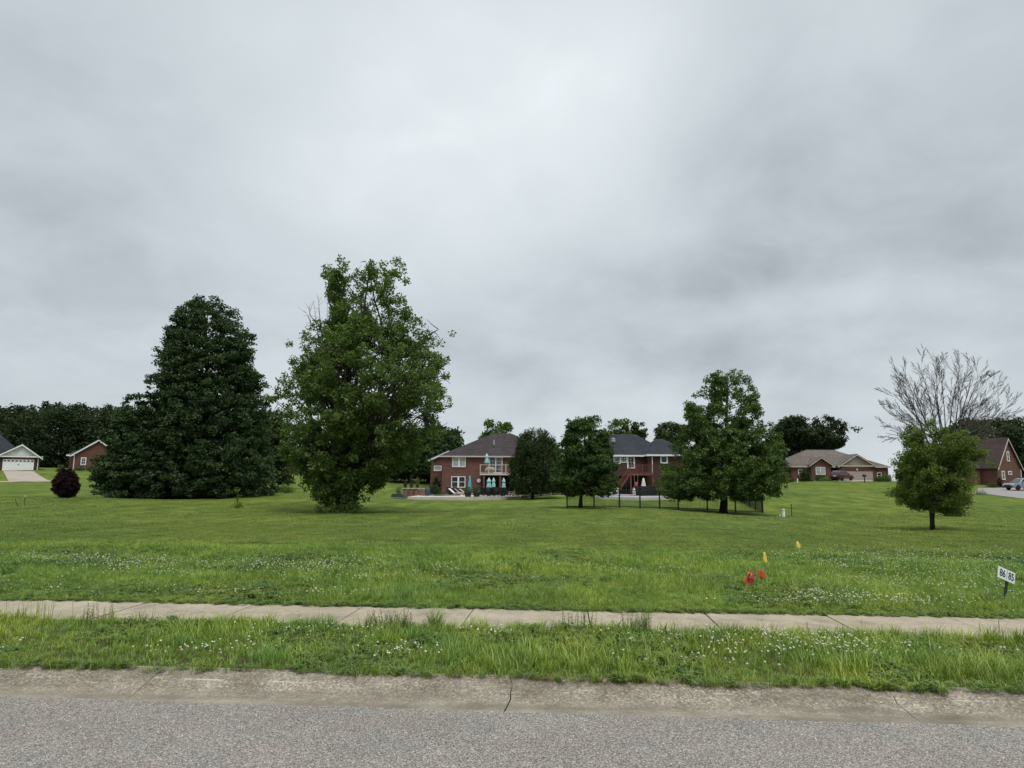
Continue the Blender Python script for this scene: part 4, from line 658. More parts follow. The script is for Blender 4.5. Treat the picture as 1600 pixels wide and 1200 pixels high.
# house 1 : balcony house
def house1():
    f = Frame(690, 776, 95); X = lambda p: f.x(p); Z = lambda p: f.z(p, 760); h = thing('brick_house', 'two storey red brick house with balcony and dark brown hipped roof', 'house', f.o, YAW)
    w, e = X(874), Z(712.5); fl = Z(740); xa, xb = X(752), X(815); dp = 13.0; b = MB()
    b.box(0, xa, 0, dp, -.6, e); b.box(xb, w, 0, dp, -.6, e); b.box(xa, xb, .002, dp - .01, fl, e); b.box(xa, xb, 4.8, dp - .02, -.6, fl - .003)
    b.build('wall', BR1, h)
    r = MB(); hip(r, 0, w, 0, dp, e, Z(672) - e, X(767), X(799)); ro = r.build('roof', SH1, h); c = MB(); fascia(c, 0, w, 0, dp, e, t=.17); c.build('fascia', OFFW, ro); MB().box(X(770), X(772), 2, 2.3, e + 1.6, e + 2.3).build('roof_vent', ROOFM, ro)
    window(h, X(706.5), X(727.5), Z(730), Z(712.8) - .15, 0, 2, 2, .09, BLIND, mull=.22); window(h, X(705.5), X(727.5), Z(762), Z(744.5), 0, 2, 2, .09, GLASS, mull=.22)
    window(h, X(764), X(785), fl + .05, Z(714), 0, 2, 1, .1, DARKGL, 'sliding_door', grid=(8, 4)); window(h, X(758), X(800), .05, 2.35, 4.8, 4, 1, .1, BLACK, 'patio_door', GREYM, grid=(8, 3))
    # balcony
    bl = MB(); bl.box(X(751), X(818), -2.2, -.005, fl - .22, fl); bo = bl.build('balcony', OFFW, h); rl = MB(); zt = Z(726.5)
    rl.box(X(751), X(818), -2.2, -2.12, zt - .07, zt); rl.box(X(751), X(751) + .07, -2.11, -.01, zt - .07, zt); rl.box(X(751), X(818), -2.19, -2.13, fl + .1, fl + .15)
    for q in (751, 764, 774, 784, 790, 800, 817.3): rl.box(X(q), X(q) + .1, -2.21, -2.11, fl, zt + .02)
    rl.build('railing', OFFW, bo); k = MB(); xx = X(751) + .2
    while xx < X(817): k.box(xx, xx + .02, -2.17, -2.15, fl + .15, zt - .07); xx += .13
    k.build('balusters', mat('thin_baluster', (.10, .07, .06), .6), bo)
    for q in (755.5, 780.5, 811): MB().box(X(q), X(q) + .28, -2.1, -1.8, -.5, fl - .225).build('post', BR1 if q < 760 else DECKM, bo)
    # rear garage wing at the left
    g = Frame(671, 770, 104); 
    o = (g.o - f.o); ox, oy = float(o.dot(RGT)), float(o.dot(FWD)); gx_ = lambda p: ox + g.x(p); gzz = lambda p: float(P(680, p, 104)[2] - f.o[2]); xL, xP, xR = gx_(673), gx_(701), gx_(729); ez = gzz(717); hh = gzz(704) - ez
    m = MB(); m.add([(xL, oy, -.6), (xR, oy, -.6), (xR, oy, ez), (xP, oy, ez + hh), (xL, oy, ez)], [(0, 1, 2, 3, 4)]); m.box(xL, xR, oy + .01, oy + 8, -.6, ez - .01); m.build('wing_wall', BR1, h)
    m = MB(); gable(m, xL, xR, xP, oy, oy + 8, ez, hh); wr = m.build('wing_roof', SH1, h); m = MB(); rake(m, xL, xR, xP, oy - .35, ez, hh); m.build('rake', WHITE, wr); window(h, gx_(678), gx_(690), gzz(736), gzz(727.5), oy, 1, 1, .12, BLIND, 'garage_window')
house1()
def house2():
    f = Frame(905, 774, 95); X = lambda p: f.x(p); Z = lambda p: f.z(p, 990); h = thing('brick_house', 'dark brick house with charcoal roof, white trim and red wooden deck', 'house', f.o, YAW); e = Z(711); dp = 12.5; w1 = X(1048); fl = Z(740)
    b = MB(); b.box(0, X(955), 0, dp, -.6, e); b.box(X(955) + .001, X(1011), .002, dp - .02, fl - .3, e - .002); b.box(X(955) + .001, X(1011), 2.6, dp - .03, -.6, fl - .302); b.box(X(1011), X(1078), -1.6, dp - 2, -.6, e + .02); b.build('wall', BR2, h)
    r = MB(); hip(r, 0, w1, 0, dp, e, Z(673.5) - e, X(948), X(1007)); hip(r, X(1012), X(1078), -1.6, dp - 2.5, e + .03, Z(683) - e, X(1035), X(1048)); ro = r.build('roof', SH2, h)
    c = MB(); X0, X1 = -.4, X(1010) - .3; c.box(X0, X1, -.45, -.36, e - .22, e - .004); c.box(X(1011) - .42, X(1078) + .4, -2.06, -1.97, e - .2, e + .026); c.box(X(1011) - .44, X(1011) - .36, -1.96, -.46, e - .2, e + .02); c.build('fascia', WHITE, ro)
    v = MB(); v.lathe([(.28, 0), (.28, .35), (.34, .4), (.1, .5)], (X(964), 2.9, e + 1.95), 10); v.build('roof_vent', ROOFM, ro)
    window(h, X(959), X(969.5), Z(725), Z(713), 0, 1, 1, .1, GLASS, grid=(3, 3)); window(h, X(969.8), X(979.6), Z(723), Z(713), 0, 1, 1, .1, GLASS, grid=(3, 3)); window(h, X(980), X(992), Z(732), Z(712.6), 0, 1, 1, .16, DARKGL, 'deck_door', grid=(2, 4))
    window(h, X(1028), X(1039.5), Z(724.5), Z(712.5), -1.6, 1, 1, .16, DARKGL); window(h, X(967.5), X(990.5), .1, Z(747.5), 2.6, 3, 1, .10, DARKGL, 'french_door', GREYM, grid=(6, 4)); downspout(h, X(1015.5), -1.6, .3, e - .2)
    d = MB(); x0, x1 = X(977), X(1013.5); d.box(x0, x1, -3.6, -1.75, fl - .25, fl); dk = d.build('deck', DECKM, h)
    zt = Z(727); k = MB(); k.box(x0, x1, -3.6, -3.5, zt - .08, zt); k.box(x0, x1, -3.58, -3.52, fl + .1, fl + .16); xx = x0
    while xx < x1: k.box(xx, xx + .04, -3.57, -3.53, fl, zt - .02); xx += .14
    for q in (x0, (x0 + x1) / 2, x1 - .1): k.box(q, q + .1, -3.62, -3.5, fl, zt + .05)
    k.build('railing', DECKM, dk)
    for q in (x0 + .05, x1 - .25): MB().box(q, q + .16, -3.55, -3.39, -.4, fl - .255).build('post', DECKM, dk)
    s = MB(); n = 12; xs0, xs1 = x0, X(953); 
    for i in range(n): t = (i + 1) / n; xx = x0 + (xs1 - x0) * t; s.box(xx, xx + .36, -3.55, -2.4, fl * (1 - t) - .05, fl * (1 - t))
    st = s.build('stair', DECKM, dk); q = MB()
    for zo, th in ((0, .28), (.95, .12)): q.prism([(x0, fl + zo), (x0, fl + zo - th), (xs1, zo - th + .0), (xs1, zo)], -3.62, -3.56)
    for i in range(22): t = i / 21; xx = x0 + (xs1 - x0) * t; q.box(xx, xx + .035, -3.6, -3.57, fl * (1 - t), fl * (1 - t) + .9)
    q.build('stair_rail', DECKM, st)
    g2 = MB(); g2.box(X(977), X(1013), -.3, -.02, fl - .3, fl - .26); 
house2()
def house3():
    f = Frame(1237, 751.5, 130); X = lambda p: f.x(p, 740); Z = lambda p: f.z(p, 1300); h = thing('ranch_house', 'low brick ranch house with tan roof and two front gables', 'house', f.o, YAW); e = Z(729); w = X(1388); dp = 14
    b = MB(); b.box(0, X(1295), 0, dp, -.5, e); b.box(X(1295), X(1309), 1.6, dp - .01, -.5, e); b.box(X(1309), X(1364), -.8, dp - .02, -.5, e); b.box(X(1364), w, 0, dp - .03, -.5, e)
    gx0, gx1, gp = X(1265), X(1296), X(1277.5); gh = Z(715) - e - .4
    b.box(gx0, gx1, -.7, -.01, -.5, e + .39); b.add([(gx0, -.7, e + .4), (gx1, -.7, e + .4), ((gx0 + gx1) / 2, -.7, e + .4 + gh)], [(0, 1, 2)]); b.build('wall', BR3, h)
    r = MB(); hip(r, 0, w, 0, dp, e, Z(700) - e, X(1287), X(1331)); gable(r, gx0, gx1, (gx0 + gx1) / 2, -.7, 4.5, e + .4, gh, .45, .12); ax, bx = X(1309), X(1362); mp = (ax + bx) / 2; gh2 = Z(710.5) - Z(727); gable(r, ax, bx, mp, -.8, 6.5, e + .25, gh2, .5, .12); ro = r.build('roof', SH3, h)
    t = MB(); t.add([(ax + .1, -.82, e + .28), (bx - .1, -.82, e + .28), (mp, -.82, e + .25 + gh2 - .05)], [(0, 1, 2)]); 
    for i in range(7): z = e + .45 + i * .22; k = 1 - (z - e - .25) / gh2; t.box(mp - (mp - ax) * k + .15, mp + (bx - mp) * k - .15, -.85, -.825, z, z + .02)
    t.build('gable_siding', CREAM, h); c = MB(); fascia(c, 0, w, 0, dp, e, t=.17); c.box(ax - .5, bx + .5, -1.3, -1.22, e + .0, e + .2); rake(c, ax, bx, mp, -1.3, e + .25, gh2, .5, .15); rake(c, gx0, gx1, (gx0 + gx1) / 2, -1.16, e + .4, gh, .45, .14); c.build('fascia', OFFW, ro)
    g = MB(); g0, g1, zt = X(1313), X(1360), Z(736.5); g.box(g0, g1, -.86, -.805, -.2, zt); gd = g.build('garage_door', mat('almond_paint', (.36, .31, .28), .6), h); p = MB()
    for i in range(4):
        for j in range(4): p.box(g0 + .15 + j * (g1 - g0 - .1) / 4, g0 + (j + 1) * (g1 - g0 - .1) / 4 - .05, -.885, -.862, .1 + i * (zt - .1) / 4, (i + 1) * (zt - .1) / 4 - .02)
    p.build('raised_panel', mat('almond_paint', (.36, .31, .28), .6), gd)
    window(h, X(1272), X(1287), Z(742), Z(730), -.7, 2, 2, .1, BLIND); window(h, X(1298), X(1304), 0, Z(734), 1.6, 1, 1, .1, DARKGL, 'front_door', BLACK); window(h, X(1370), X(1377), Z(748), Z(738), 0, 1, 2, .1, DARKGL); window(h, X(1247), X(1254), Z(744), Z(733), 0, 1, 2, .1, GLASS)
    MB().lathe([(.12, 0), (.16, .15), (.1, .32)], (X(1335.5), -.95, Z(735)), 8).build('porch_lamp', WHITE, h)
house3()
def house4():
    p = P(1560, 757, 112); h = thing('brick_house', 'brick house with a very steep narrow gable at the right edge', 'house', (p[0], p[1], gz(p[0], p[1])), R(34)); W_, Lg = 7.2, 10; sc_ = 112 / F; e = (757 - 728) * sc_; gh = 45 * sc_ * 1.0
    b = MB(); b.add([(0, 0, -.6), (W_, 0, -.6), (W_, 0, e), (W_ / 2, 0, e + gh), (0, 0, e)], [(0, 1, 2, 3, 4)]); b.box(0, W_, .01, Lg, -.6, e - .01); b.box(-5.5, -.01, 2.5, Lg, -.6, e - .2); b.build('wall', BR4, h)
    r = MB(); gable(r, 0, W_, W_ / 2, 0, Lg, e, gh, .3, .15); r.add([(-6, 2.1, e - .25), (.2, 2.1, e - .25), (1.6, 6, e + 2.3), (-4, 6, e + 2.3), (-6, Lg, e - .25)], [(0, 1, 2, 3), (0, 3, 4)]); ro = r.build('roof', SH4, h); c = MB(); rake(c, 0, W_, W_ / 2, -.3, e, gh, .3, .22); c.build('rake', OFFW, ro)
    MB().lathe([(.15, 0), (.15, .5), (.2, .55), (.05, .62)], (1.2, 5, e + 2.2), 8).build('roof_vent', ROOFM, ro)
    window(h, 3.2, 4.0, e + .9, e + 2.5, 0, 1, 2, .14, GLASS); window(h, 1.2, 2.1, .9, 2.3, 0, 1, 2, .14, GLASS); window(h, 3.2, 4.3, 1.7, 2.3, 0, 1, 1, .12, GLASS); MB().box(W_ - .12, W_ - .02, -.1, -.01, -.3, e - .3).build('downspout', WHITE, h)
house4()
def house5():
    f = Frame(-5, 735.5, 110, YAW + R(33)); X = lambda p: f.x(p, 730); Z = lambda p: f.z(p, 30); h = thing('brick_house', 'dark brick house with white double garage door at the far left', 'house', f.o, f.rz); e = Z(712); a, b2, mp = X(-5), X(60), X(31.5); gh = Z(693) - Z(711)
    b = MB(); b.box(a, b2, 0, 8, -.6, e - .01); b.box(a - 11, a - .01, 1.5, 13, -.6, e); b.build('wall', BR2, h); t = MB(); t.add([(a, -.02, e), (b2, -.02, e), (mp, -.02, e + gh)], [(0, 1, 2)]); 
    for i in range(8): z = e + .2 + i * .2; k = max(.05, 1 - (z - e) / gh); t.box(mp - (mp - a) * k + .1, mp + (b2 - mp) * k - .1, -.05, -.025, z, z + .02)
    t.build('gable_siding', WHITE, h)
    r = MB(); gable(r, a, b2, mp, 0, 8, e, gh, .5, .13); hip(r, a - 11, a + 3, 1.5, 14, e + .02, Z(668) - e, a - 8, a - 1.2); ro = r.build('roof', SH2, h); c = MB(); rake(c, a, b2, mp, -.5, e, gh, .5, .22); c.box(a - .5, b2 + .5, -.48, -.4, e - .25, e - .05); c.build('rake', WHITE, ro)
    g = MB(); g0, g1, zt = X(3.5), X(52.5), Z(718); g.box(g0, g1, -.07, -.01, 0, zt); gd = g.build('garage_door', mat('bright_white_paint', (.80, .81, .82), .45), h); k = MB()
    for i in range(8): x = g0 + (g1 - g0) * (i + .5) / 8; k.prism([(x - .17, zt - .32), (x + .17, zt - .32), (x + .17, zt - .18), (x, zt - .10), (x - .17, zt - .18)], -.09, -.072); k.build('window', DARKGL, gd); k = MB()
    k = MB(); k.box((g0 + g1) / 2 - .08, (g0 + g1) / 2 + .08, -.09, -.072, .95, 1.1); k.build('handle', BLACK, gd); k = MB()
    for i in range(1, 4): k.box(g0 + .02, g1 - .02, -.075, -.0705, zt * i / 4 - .01, zt * i / 4 + .01)
    k.build('panel_seam', OFFW, gd); downspout(h, X(58.5), 0, 0, e - .1)
house5()
def house6():
    f = Frame(112, 733, 118, YAW + R(26)); X = lambda p: f.x(p, 730); Z = lambda p: f.z(p, 150); h = thing('brick_house', 'red brick house with white edged gable half hidden by the dark trees', 'house', f.o, f.rz); e = Z(710); a, b2, mp = X(112), X(189), X(151); gh = Z(687) - e
    b = MB(); b.add([(a, 0, -.6), (b2, 0, -.6), (b2, 0, e), (mp, 0, e + gh), (a, 0, e)], [(0, 1, 2, 3, 4)]); b.box(a, b2, .01, 8, -.6, e - .02); b.box(a - .7, a - .01, 2.5, 9, -.6, e); b.box(b2 + .01, b2 + 8, 2, 10, -.6, e); b.build('wall', BR4, h)
    r = MB(); gable(r, a, b2, mp, 0, 8, e, gh, .35, .13); hip(r, a - .7, b2 + 8, 2.5, 13, e + .02, Z(676) - e, X(175), X(215)); ro = r.build('roof', SH5, h); c = MB(); rake(c, a, b2, mp, -.35, e, gh, .35, .25); c.box(a - .9, a + .3, -.3, -.2, e - .35, e - .12); c.build('rake', WHITE, ro); downspout(h, a + .25, 0, 0, e - .2)
    for q in (125.3, 159.5): window(h, X(q), X(q + 8.5), Z(727), Z(715), 0, 1, 2, .14, DARKGL, grid=(2, 4))
house6()
def house7():
    f = Frame(428, 752, 140); X = lambda p: f.x(p, 730); Z = lambda p: f.z(p, 440); h = thing('brick_house', 'distant brick house with small white gable seen between the big trees', 'house', f.o, YAW); e = Z(712); a, b2, mp = X(427), X(450), X(438.5); gh = Z(701.5) - e
    b = MB(); b.add([(a, 0, -.6), (b2, 0, -.6), (b2, 0, e), (mp, 0, e + gh), (a, 0, e)], [(0, 1, 2, 3, 4)]); b.box(a, b2, .01, 5, -.6, e - .02); b.box(b2 + .01, X(500), 1, 9, -.6, e - .1); b.build('wall', BR3, h); r = MB(); gable(r, a, b2, mp, 0, 5, e, gh, .3, .12); hip(r, b2 - 1, X(500), 1, 9, e - .08, 2.4, X(465), X(485)); ro = r.build('roof', SH3, h); c = MB(); rake(c, a, b2, mp, -.3, e, gh, .3, .22); c.build('rake', WHITE, ro)
    window(h, X(434), X(441), Z(733), Z(722), 0, 1, 2, .14, BLIND)
house7()
def house8():
    f = Frame(575, 744, 135); X = lambda p: f.x(p, 730); Z = lambda p: f.z(p, 600); h = thing('brick_house', 'distant pinkish house with grey roof glimpsed behind the tallest tree', 'house', f.o, YAW); e = Z(722); a, b2 = X(560), X(640)
    b = MB(); b.box(a, b2, 0, 9, -.6, e); b.build('wall', BR3, h); r = MB(); hip(r, a, b2, 0, 9, e, Z(690) - e, X(590), X(618)); ro = r.build('roof', SH3, h); c = MB(); fascia(c, a, b2, 0, 9, e); c.build('fascia', WHITE, ro); window(h, X(588), X(597), Z(740), Z(726), 0, 1, 2, .14, mat('pink_panel', (.5, .33, .30), .6)); window(h, X(606), X(614), Z(740), Z(728), 0, 2, 2, .14, GLASS)
house8()
# drives and decks
def slab(name, pts, m, label, cat, t=.12, lift=.02):
    n = len(pts); v = [(x, y, z + lift) for x, y, z in pts] + [(x, y, z + lift - t - .3) for x, y, z in pts]; b = MB().add(v, [tuple(range(n)), tuple(range(2 * n - 1, n - 1, -1))] + [(i, i + n, (i + 1) % n + n, (i + 1) % n) for i in range(n)]); return tag(b.build(name, m), label, cat, kind='structure')
def strip(name, left, right, m, label, cat, n=12, lift=.04, cols=10):
    """ribbon that follows the ground between two lists of (px,py,D)"""
    vs = []; fs = []
    for i in range(n + 1):
        t = i / n * (len(left) - 1); k = min(int(t), len(left) - 2); t -= k; l = np.array(left[k]) * (1 - t) + np.array(left[k + 1]) * t; r_ = np.array(right[k]) * (1 - t) + np.array(right[k + 1]) * t; a = P(*l); b = P(*r_)
        for j in range(cols + 1): q = a + (b - a) * j / cols; vs.append((q[0], q[1], gz(q[0], q[1]) + lift))
    for i in range(n):
        for j in range(cols): o = i * (cols + 1) + j; fs.append((o, o + 1, o + cols + 2, o + cols + 1))
    return tag(MB().add(vs, fs).build(name, m), label, cat, kind='structure')
CONC2 = mat('drive_concrete', (.33, .27, .23), .9, var=.12, scale=.7); ROADM = mat('far_road', (.25, .23, .22), .9, var=.12, scale=.5)
strip('driveway', [(4, 735, 109.6), (14, 751, 97)], [(53, 735, 109.6), (80, 751, 97)], CONC2, 'pinkish concrete driveway below the white garage door', 'driveway')
strip('path', [(-250, 751, 96.8), (14, 751, 96.8), (80, 751, 96.8), (84, 751, 96.8)], [(-250, 753, 95), (14, 753, 95.2), (80, 753, 95.2), (84, 753, 95.2)], CONC2, 'thin pale street edge in front of the far left house', 'path', 24, .05, 1)
strip('road', [(1528, 764, 106), (1620, 763, 106), (2000, 764, 100)], [(1528, 769, 96), (1620, 783, 78), (2000, 800, 60)], ROADM, 'grey road curving in at the right edge past the parked car', 'road', 30)
strip('road', [(1310, 751, 121), (1365, 751, 121)], [(1310, 750, 129), (1365, 750, 129)], CONC2, 'concrete apron in front of the ranch house garage', 'driveway', 4)
# ------------------------------------------------------------------ pool terrace 1
ZD = float(P(700, 780, 80)[2]) + .24
def T(px, D): p = P(px, 775, D); return (p[0], p[1], ZD + .02)
slab('patio', [T(637, 79.5)[:2] + (ZD,), T(728, 79.5)[:2] + (ZD,), T(750, 80.8)[:2] + (ZD,), T(792, 82.5)[:2] + (ZD,), T(830, 87.5)[:2] + (ZD,), T(880, 93)[:2] + (ZD,), T(880, 95.5)[:2] + (ZD,), T(672, 95.5)[:2] + (ZD,), T(652, 88)[:2] + (ZD,)], CONC, 'pale concrete pool terrace in front of the balcony house', 'patio', .25)
WATER = mat('pool_water', (.03, .13, .20), .06, .6); 
def pool(name, label, px0, px1, D0, D1, z):
    a, b, c, d = [P(px0, 775, D0), P(px1, 775, D0), P(px1 - 4, 775, D1), P(px0 + 4, 775, D1)]; m = MB().add([(q[0], q[1], z + .006) for q in (a, b, c, d)], [(0, 1, 2, 3)]); root = thing(name, label, 'pool', ((a[0] + c[0]) / 2, (a[1] + c[1]) / 2, z)); 
    cx_, cy_ = (a[0] + c[0]) / 2, (a[1] + c[1]) / 2; m = MB(); n = 28; w, dd = (b - a).dot(RGT) / 2, (D1 - D0) / 2
    ring = lambda k: [(RGT[0] * w * k * math.copysign(abs(math.cos(t)) ** .7, math.cos(t)) + FWD[0] * dd * k * math.copysign(abs(math.sin(t)) ** .7, math.sin(t)), RGT[1] * w * k * math.copysign(abs(math.cos(t)) ** .7, math.cos(t)) + FWD[1] * dd * k * math.copysign(abs(math.sin(t)) ** .7, math.sin(t))) for t in [2 * math.pi * i / n for i in range(n)]]
    r0, r1 = ring(1), ring(1.08); m.add([(x, y, .03) for x, y in r0], [tuple(range(n))]); m.build('water', WATER, root); m = MB(); m.add([(x, y, .06) for x, y in r0] + [(x, y, .06) for x, y in r1] + [(x, y, 0) for x, y in r1], [(i, i + n, (i + 1) % n + n, (i + 1) % n) for i in range(n)] + [(i + n, i + 2 * n, (i + 1) % n + 2 * n, (i + 1) % n + n) for i in range(n)]); m.build('coping', WHITE, root)
pool('swimming_pool', 'swimming pool sunk in the pale terrace of the balcony house', 655, 722, 82, 86.5, ZD + .022)
def closed_umbrella(label, px, D, ztop, m, h=2.0, z0=None, base=True, r=.2, tiers=1, group='closed patio umbrellas'):
    p = P(px, 760, D); z0 = ZD + .02 if z0 is None else z0; root = thing('patio_umbrella', label, 'umbrella', (p[0], p[1], z0), random.Random(px).uniform(0, 3), group); H = ztop - z0
    MB().tube([(0, 0, 0), (0, 0, H - .05)], .025, 8).build('pole', OFFW, root); b = MB()
    if base: MB().lathe([(.25, 0), (.25, .06), (.08, .1), (.04, .25)], n=12).build('base', BLACK, root)
    lo = H - h
    if tiers == 1: pr = [(r * .75, lo), (r, lo + .1), (r * .85, lo + h * .35), (r * .7, lo + h * .6), (r * .45, lo + h * .85), (.03, H)]
    else: pr = [(r * 1.1, lo), (r * 1.25, lo + .08), (r * .8, lo + h * .5), (r * .72, lo + h * .55), (r * 1.12, lo + h * .58), (r * .9, lo + h * .72), (r * .4, lo + h * .9), (.03, H)]
    b.lathe(pr, n=16, sq=.16); b.build('canopy', m, root, True)
z_ = lambda py, px, D: float(P(px, py, D)[2])
closed_umbrella('tall solid teal umbrella standing closed on the pool terrace', 734, 84, z_(743, 734, 84), TEAL, 1.75, r=.2)
closed_umbrella('closed pale blue umbrella under the balcony, left of three', 764, 88, z_(746.5, 764, 88), PTEAL, 1.25, r=.24, tiers=2); closed_umbrella('closed pale blue umbrella under the balcony, middle of three', 771.3, 90, z_(746.5, 771, 90), PTEAL, 1.15, r=.2, tiers=2); closed_umbrella('closed pale blue umbrella under the balcony, right of three', 787, 88.5, z_(746.5, 787, 88), PTEAL, 1.25, r=.22, tiers=2)
closed_umbrella('closed pale blue umbrella up on the balcony', 760.2, 93.9, z_(708.5, 760, 94), PTEAL, 1.3, z0=z_(740, 760, 95) + .01, r=.22, tiers=2)
def lounger(label, px, D, rz, m=WHITE):
    p = P(px, 770, D); root = thing('sun_lounger', label, 'lounger', (p[0], p[1], ZD + .02), rz, 'loungers by the pool'); b = MB(); b.box(-.3, .3, -.9, .3, .30, .36); b.build('seat', m, root); b = MB(); b.prismx([(.3, .30), (.95, .85), (.93, .9), (.27, .36)], -.3, .3); b.build('backrest', m, root)
    for sx_ in (-.27, .22):
        for sy_ in (-.8, .15): MB().box(sx_, sx_ + .05, sy_, sy_ + .05, 0, .298).build('leg', m, root)
lounger('white lounger nearest the teal umbrella', 731, 82.5, R(110)); lounger('white lounger with raised back right of the teal umbrella', 741, 82.5, R(-100)); lounger('white lounger left of the teal umbrella', 713, 87.5, R(80)); lounger('white lounger set back on the pool terrace', 722, 88, R(100))
SLING = mat('black_sling', (.018, .018, .022), .7, var=.3, scale=8)
def chair0():
    root = thing('patio_chair', 'x', 'chair', (0, 0, 0), 0, 'dark patio chairs'); b = MB(); b.box(-.28, .28, -.25, .28, .40, .45); b.build('seat', SLING, root); b = MB(); b.prismx([(.26, .45), (.42, 1.05), (.45, 1.04), (.30, .43)], -.28, .28); b.build('backrest', SLING, root)
    for sx_ in (-.3, .27):
        MB().tube([(sx_ + .01, -.25, 0), (sx_ + .01, -.27, .62)], .018, 6).build('leg', BLACK, root); MB().tube([(sx_ + .01, .3, 0), (sx_ + .01, .26, .64)], .018, 6).build('leg', BLACK, root); MB().box(sx_ - .01, sx_ + .04, -.3, .32, .63, .67).build('armrest', BLACK, root)
    return root
ch = chair0(); first = True
spots = [(752, 82.2, 200, 'dark sling chair at the front edge of the terrace, right of the planters'), (757.5, 82.8, 170, 'dark sling chair turned sideways near the front edge of the terrace'), (761, 85.5, 20, 'dark chair beneath the left pale blue umbrella'), (768, 84, 190, 'dark chair in front of the middle pale blue umbrella'),
         (775, 86.5, 30, 'dark chair between the middle and right pale blue umbrellas'), (780, 83.5, 160, 'dark chair at the terrace edge in front of the balcony post'), (787, 85.5, 200, 'dark chair in front of the right pale blue umbrella'), (793, 84.6, 140, 'dark chair just left of the pale wooden chairs'), (746, 90, 0, 'dark chair below the wall clock'), (700, 92, 10, 'dark chair under the lower left window'), (766, 82.3, 215, 'dark chair with its back to the lawn at the terrace edge'), (812, 86.5, 250, 'dark reclined chair right of the pale wooden chairs'), (818, 87.5, 120, 'dark low chair under the edge of the evergreen'), (755, 84.2, 60, 'dark chair between the planters and the left pale blue umbrella'), (759, 87.5, 300, 'dark chair set back left of the left pale blue umbrella'), (772, 82.2, 330, 'dark chair at the terrace edge below the middle umbrella'), (778, 88.5, 90, 'dark chair set back beside the balcony post'),
         (791, 88, 270, 'dark chair set back right of the right pale blue umbrella'), (784, 82.4, 45, 'dark chair at the terrace edge below the right umbrella'), (748, 83.5, 100, 'dark chair just behind the right planter'), (808, 88.5, 30, 'dark chair set back behind the pale wooden chairs'), (709, 89, 350, 'dark chair left of the white loungers')]
for px_, D_, a_, lb in spots:
    o = ch if first else copy_tree(ch); first = False; p = P(px_, 770, D_); put(o, (p[0], p[1], ZD + .02), R(a_), lb)
def table(label, px, D, r=.55, group='round patio tables'):
    p = P(px, 770, D); root = thing('patio_table', label, 'table', (p[0], p[1], ZD + .02), 0, group); MB().lathe([(r - .02, .70), (r, .71), (r, .735), (r - .02, .745)], n=20).build('table_top', GREYM, root); MB().lathe([(.3, 0), (.3, .03), (.05, .06), (.04, .69)], n=10).build('pedestal', BLACK, root)
table('dark round table under the left pale blue umbrella', 764, 86.5); table('dark round table under the right pale blue umbrella', 784, 87.5)
PALEW = mat('pale_wood', (.42, .38, .28), .7, var=.15, scale=4)
def adirondack(label, px, D, rz):
    p = P(px, 770, D); root = thing('adirondack_chair', label, 'chair', (p[0], p[1], ZD + .02), rz, 'pale slatted wooden chairs'); s_ = MB(); 
    for i in range(5): s_.prismx([(-.45 + i * .15, .36 - i * .035), (-.32 + i * .15, .33 - i * .035), (-.32 + i * .15, .355 - i * .035), (-.45 + i * .15, .385 - i * .035)], -.27, .27)
    s_.build('seat', PALEW, root); b = MB()
    for i in range(5): x = -.27 + i * .11; hh = 1.05 - abs(i - 2) * .05; b.prismx([(.25, .22), (.62, hh), (.65, hh), (.28, .22)], x, x + .095)
    b.build('backrest', PALEW, root)
    for sx_ in (-.36, .27): MB().box(sx_, sx_ + .1, -.5, .4, .56, .59).build('armrest', PALEW, root); MB().box(sx_ + .02, sx_ + .07, -.42, -.34, 0, .558).build('leg', PALEW, root); MB().prismx([(-.3, .25), (.55, 0), (.55, .08), (-.3, .34)], sx_ + .071 if sx_ < 0 else sx_ - .03, sx_ + .1 if sx_ < 0 else sx_ - .001).build('leg', PALEW, root)
adirondack('pale slatted wooden chair, the left of two at the terrace end', 799, 85.5, R(-115)); adirondack('pale slatted wooden chair, the right of two at the terrace end', 804, 84.8, R(-115))
def pot(label, px, D, lm=None, h=.5, r=.35, z0=None, shape='ball', m=None, group='planters on the terrace'):
    p = P(px, 770, D); z0 = ZD + .02 if z0 is None else z0; root = thing('planter', label, 'planter', (p[0], p[1], z0), 0, group); MB().lathe([(r * .7, 0), (r, h), (r * 1.08, h + .02), (r * 1.08, h + .08), (r * .9, h + .07)], n=14).build('pot', m or mat('clay_black', (.025, .025, .026), .6), root)
    rng = np.random.default_rng(int(px * 7)); q = []
    if shape == 'ball': u = rng.normal(size=(500, 3)); u /= np.linalg.norm(u, axis=1)[:, None]; q = u * (r * 1.1) * (rng.random(500) ** .3)[:, None] + (0, 0, h + r * .7)
    elif shape == 'tier':
        for zc_, rc in ((h + .25, .26), (h + .72, .2), (h + 1.1, .14)): u = rng.normal(size=(260, 3)); u /= np.linalg.norm(u, axis=1)[:, None]; q.append(u * rc + (0, 0, zc_))
        q = np.concatenate(q); MB().tube([(0, 0, h), (0, 0, h + 1.05)], .02, 5).build('stem', DBARK, root)
    else: a = rng.uniform(0, 6.28, 300); rr_ = rng.random(300) * .35; q = np.stack([rr_ * np.cos(a), rr_ * np.sin(a), h + .1 + rng.random(300) * 1.0 * (1 - rr_)], -1)
    V, f_, vr = leaves_np(np.array(q), .05, rng, .2); npmesh('foliage', V, f_, lm or LM_DARK, root, vr)
pot('dark round pot with clipped plant at the terrace front, left of two', 731, 80.6, h=.42, r=.42); pot('dark round pot with clipped plant at the terrace front, right of two', 744.5, 81.4, h=.42, r=.42)
BRK = brick('terrace_brick', (.22, .12, .08), (.15, .075, .055), (.25, .2, .15))
zt = None
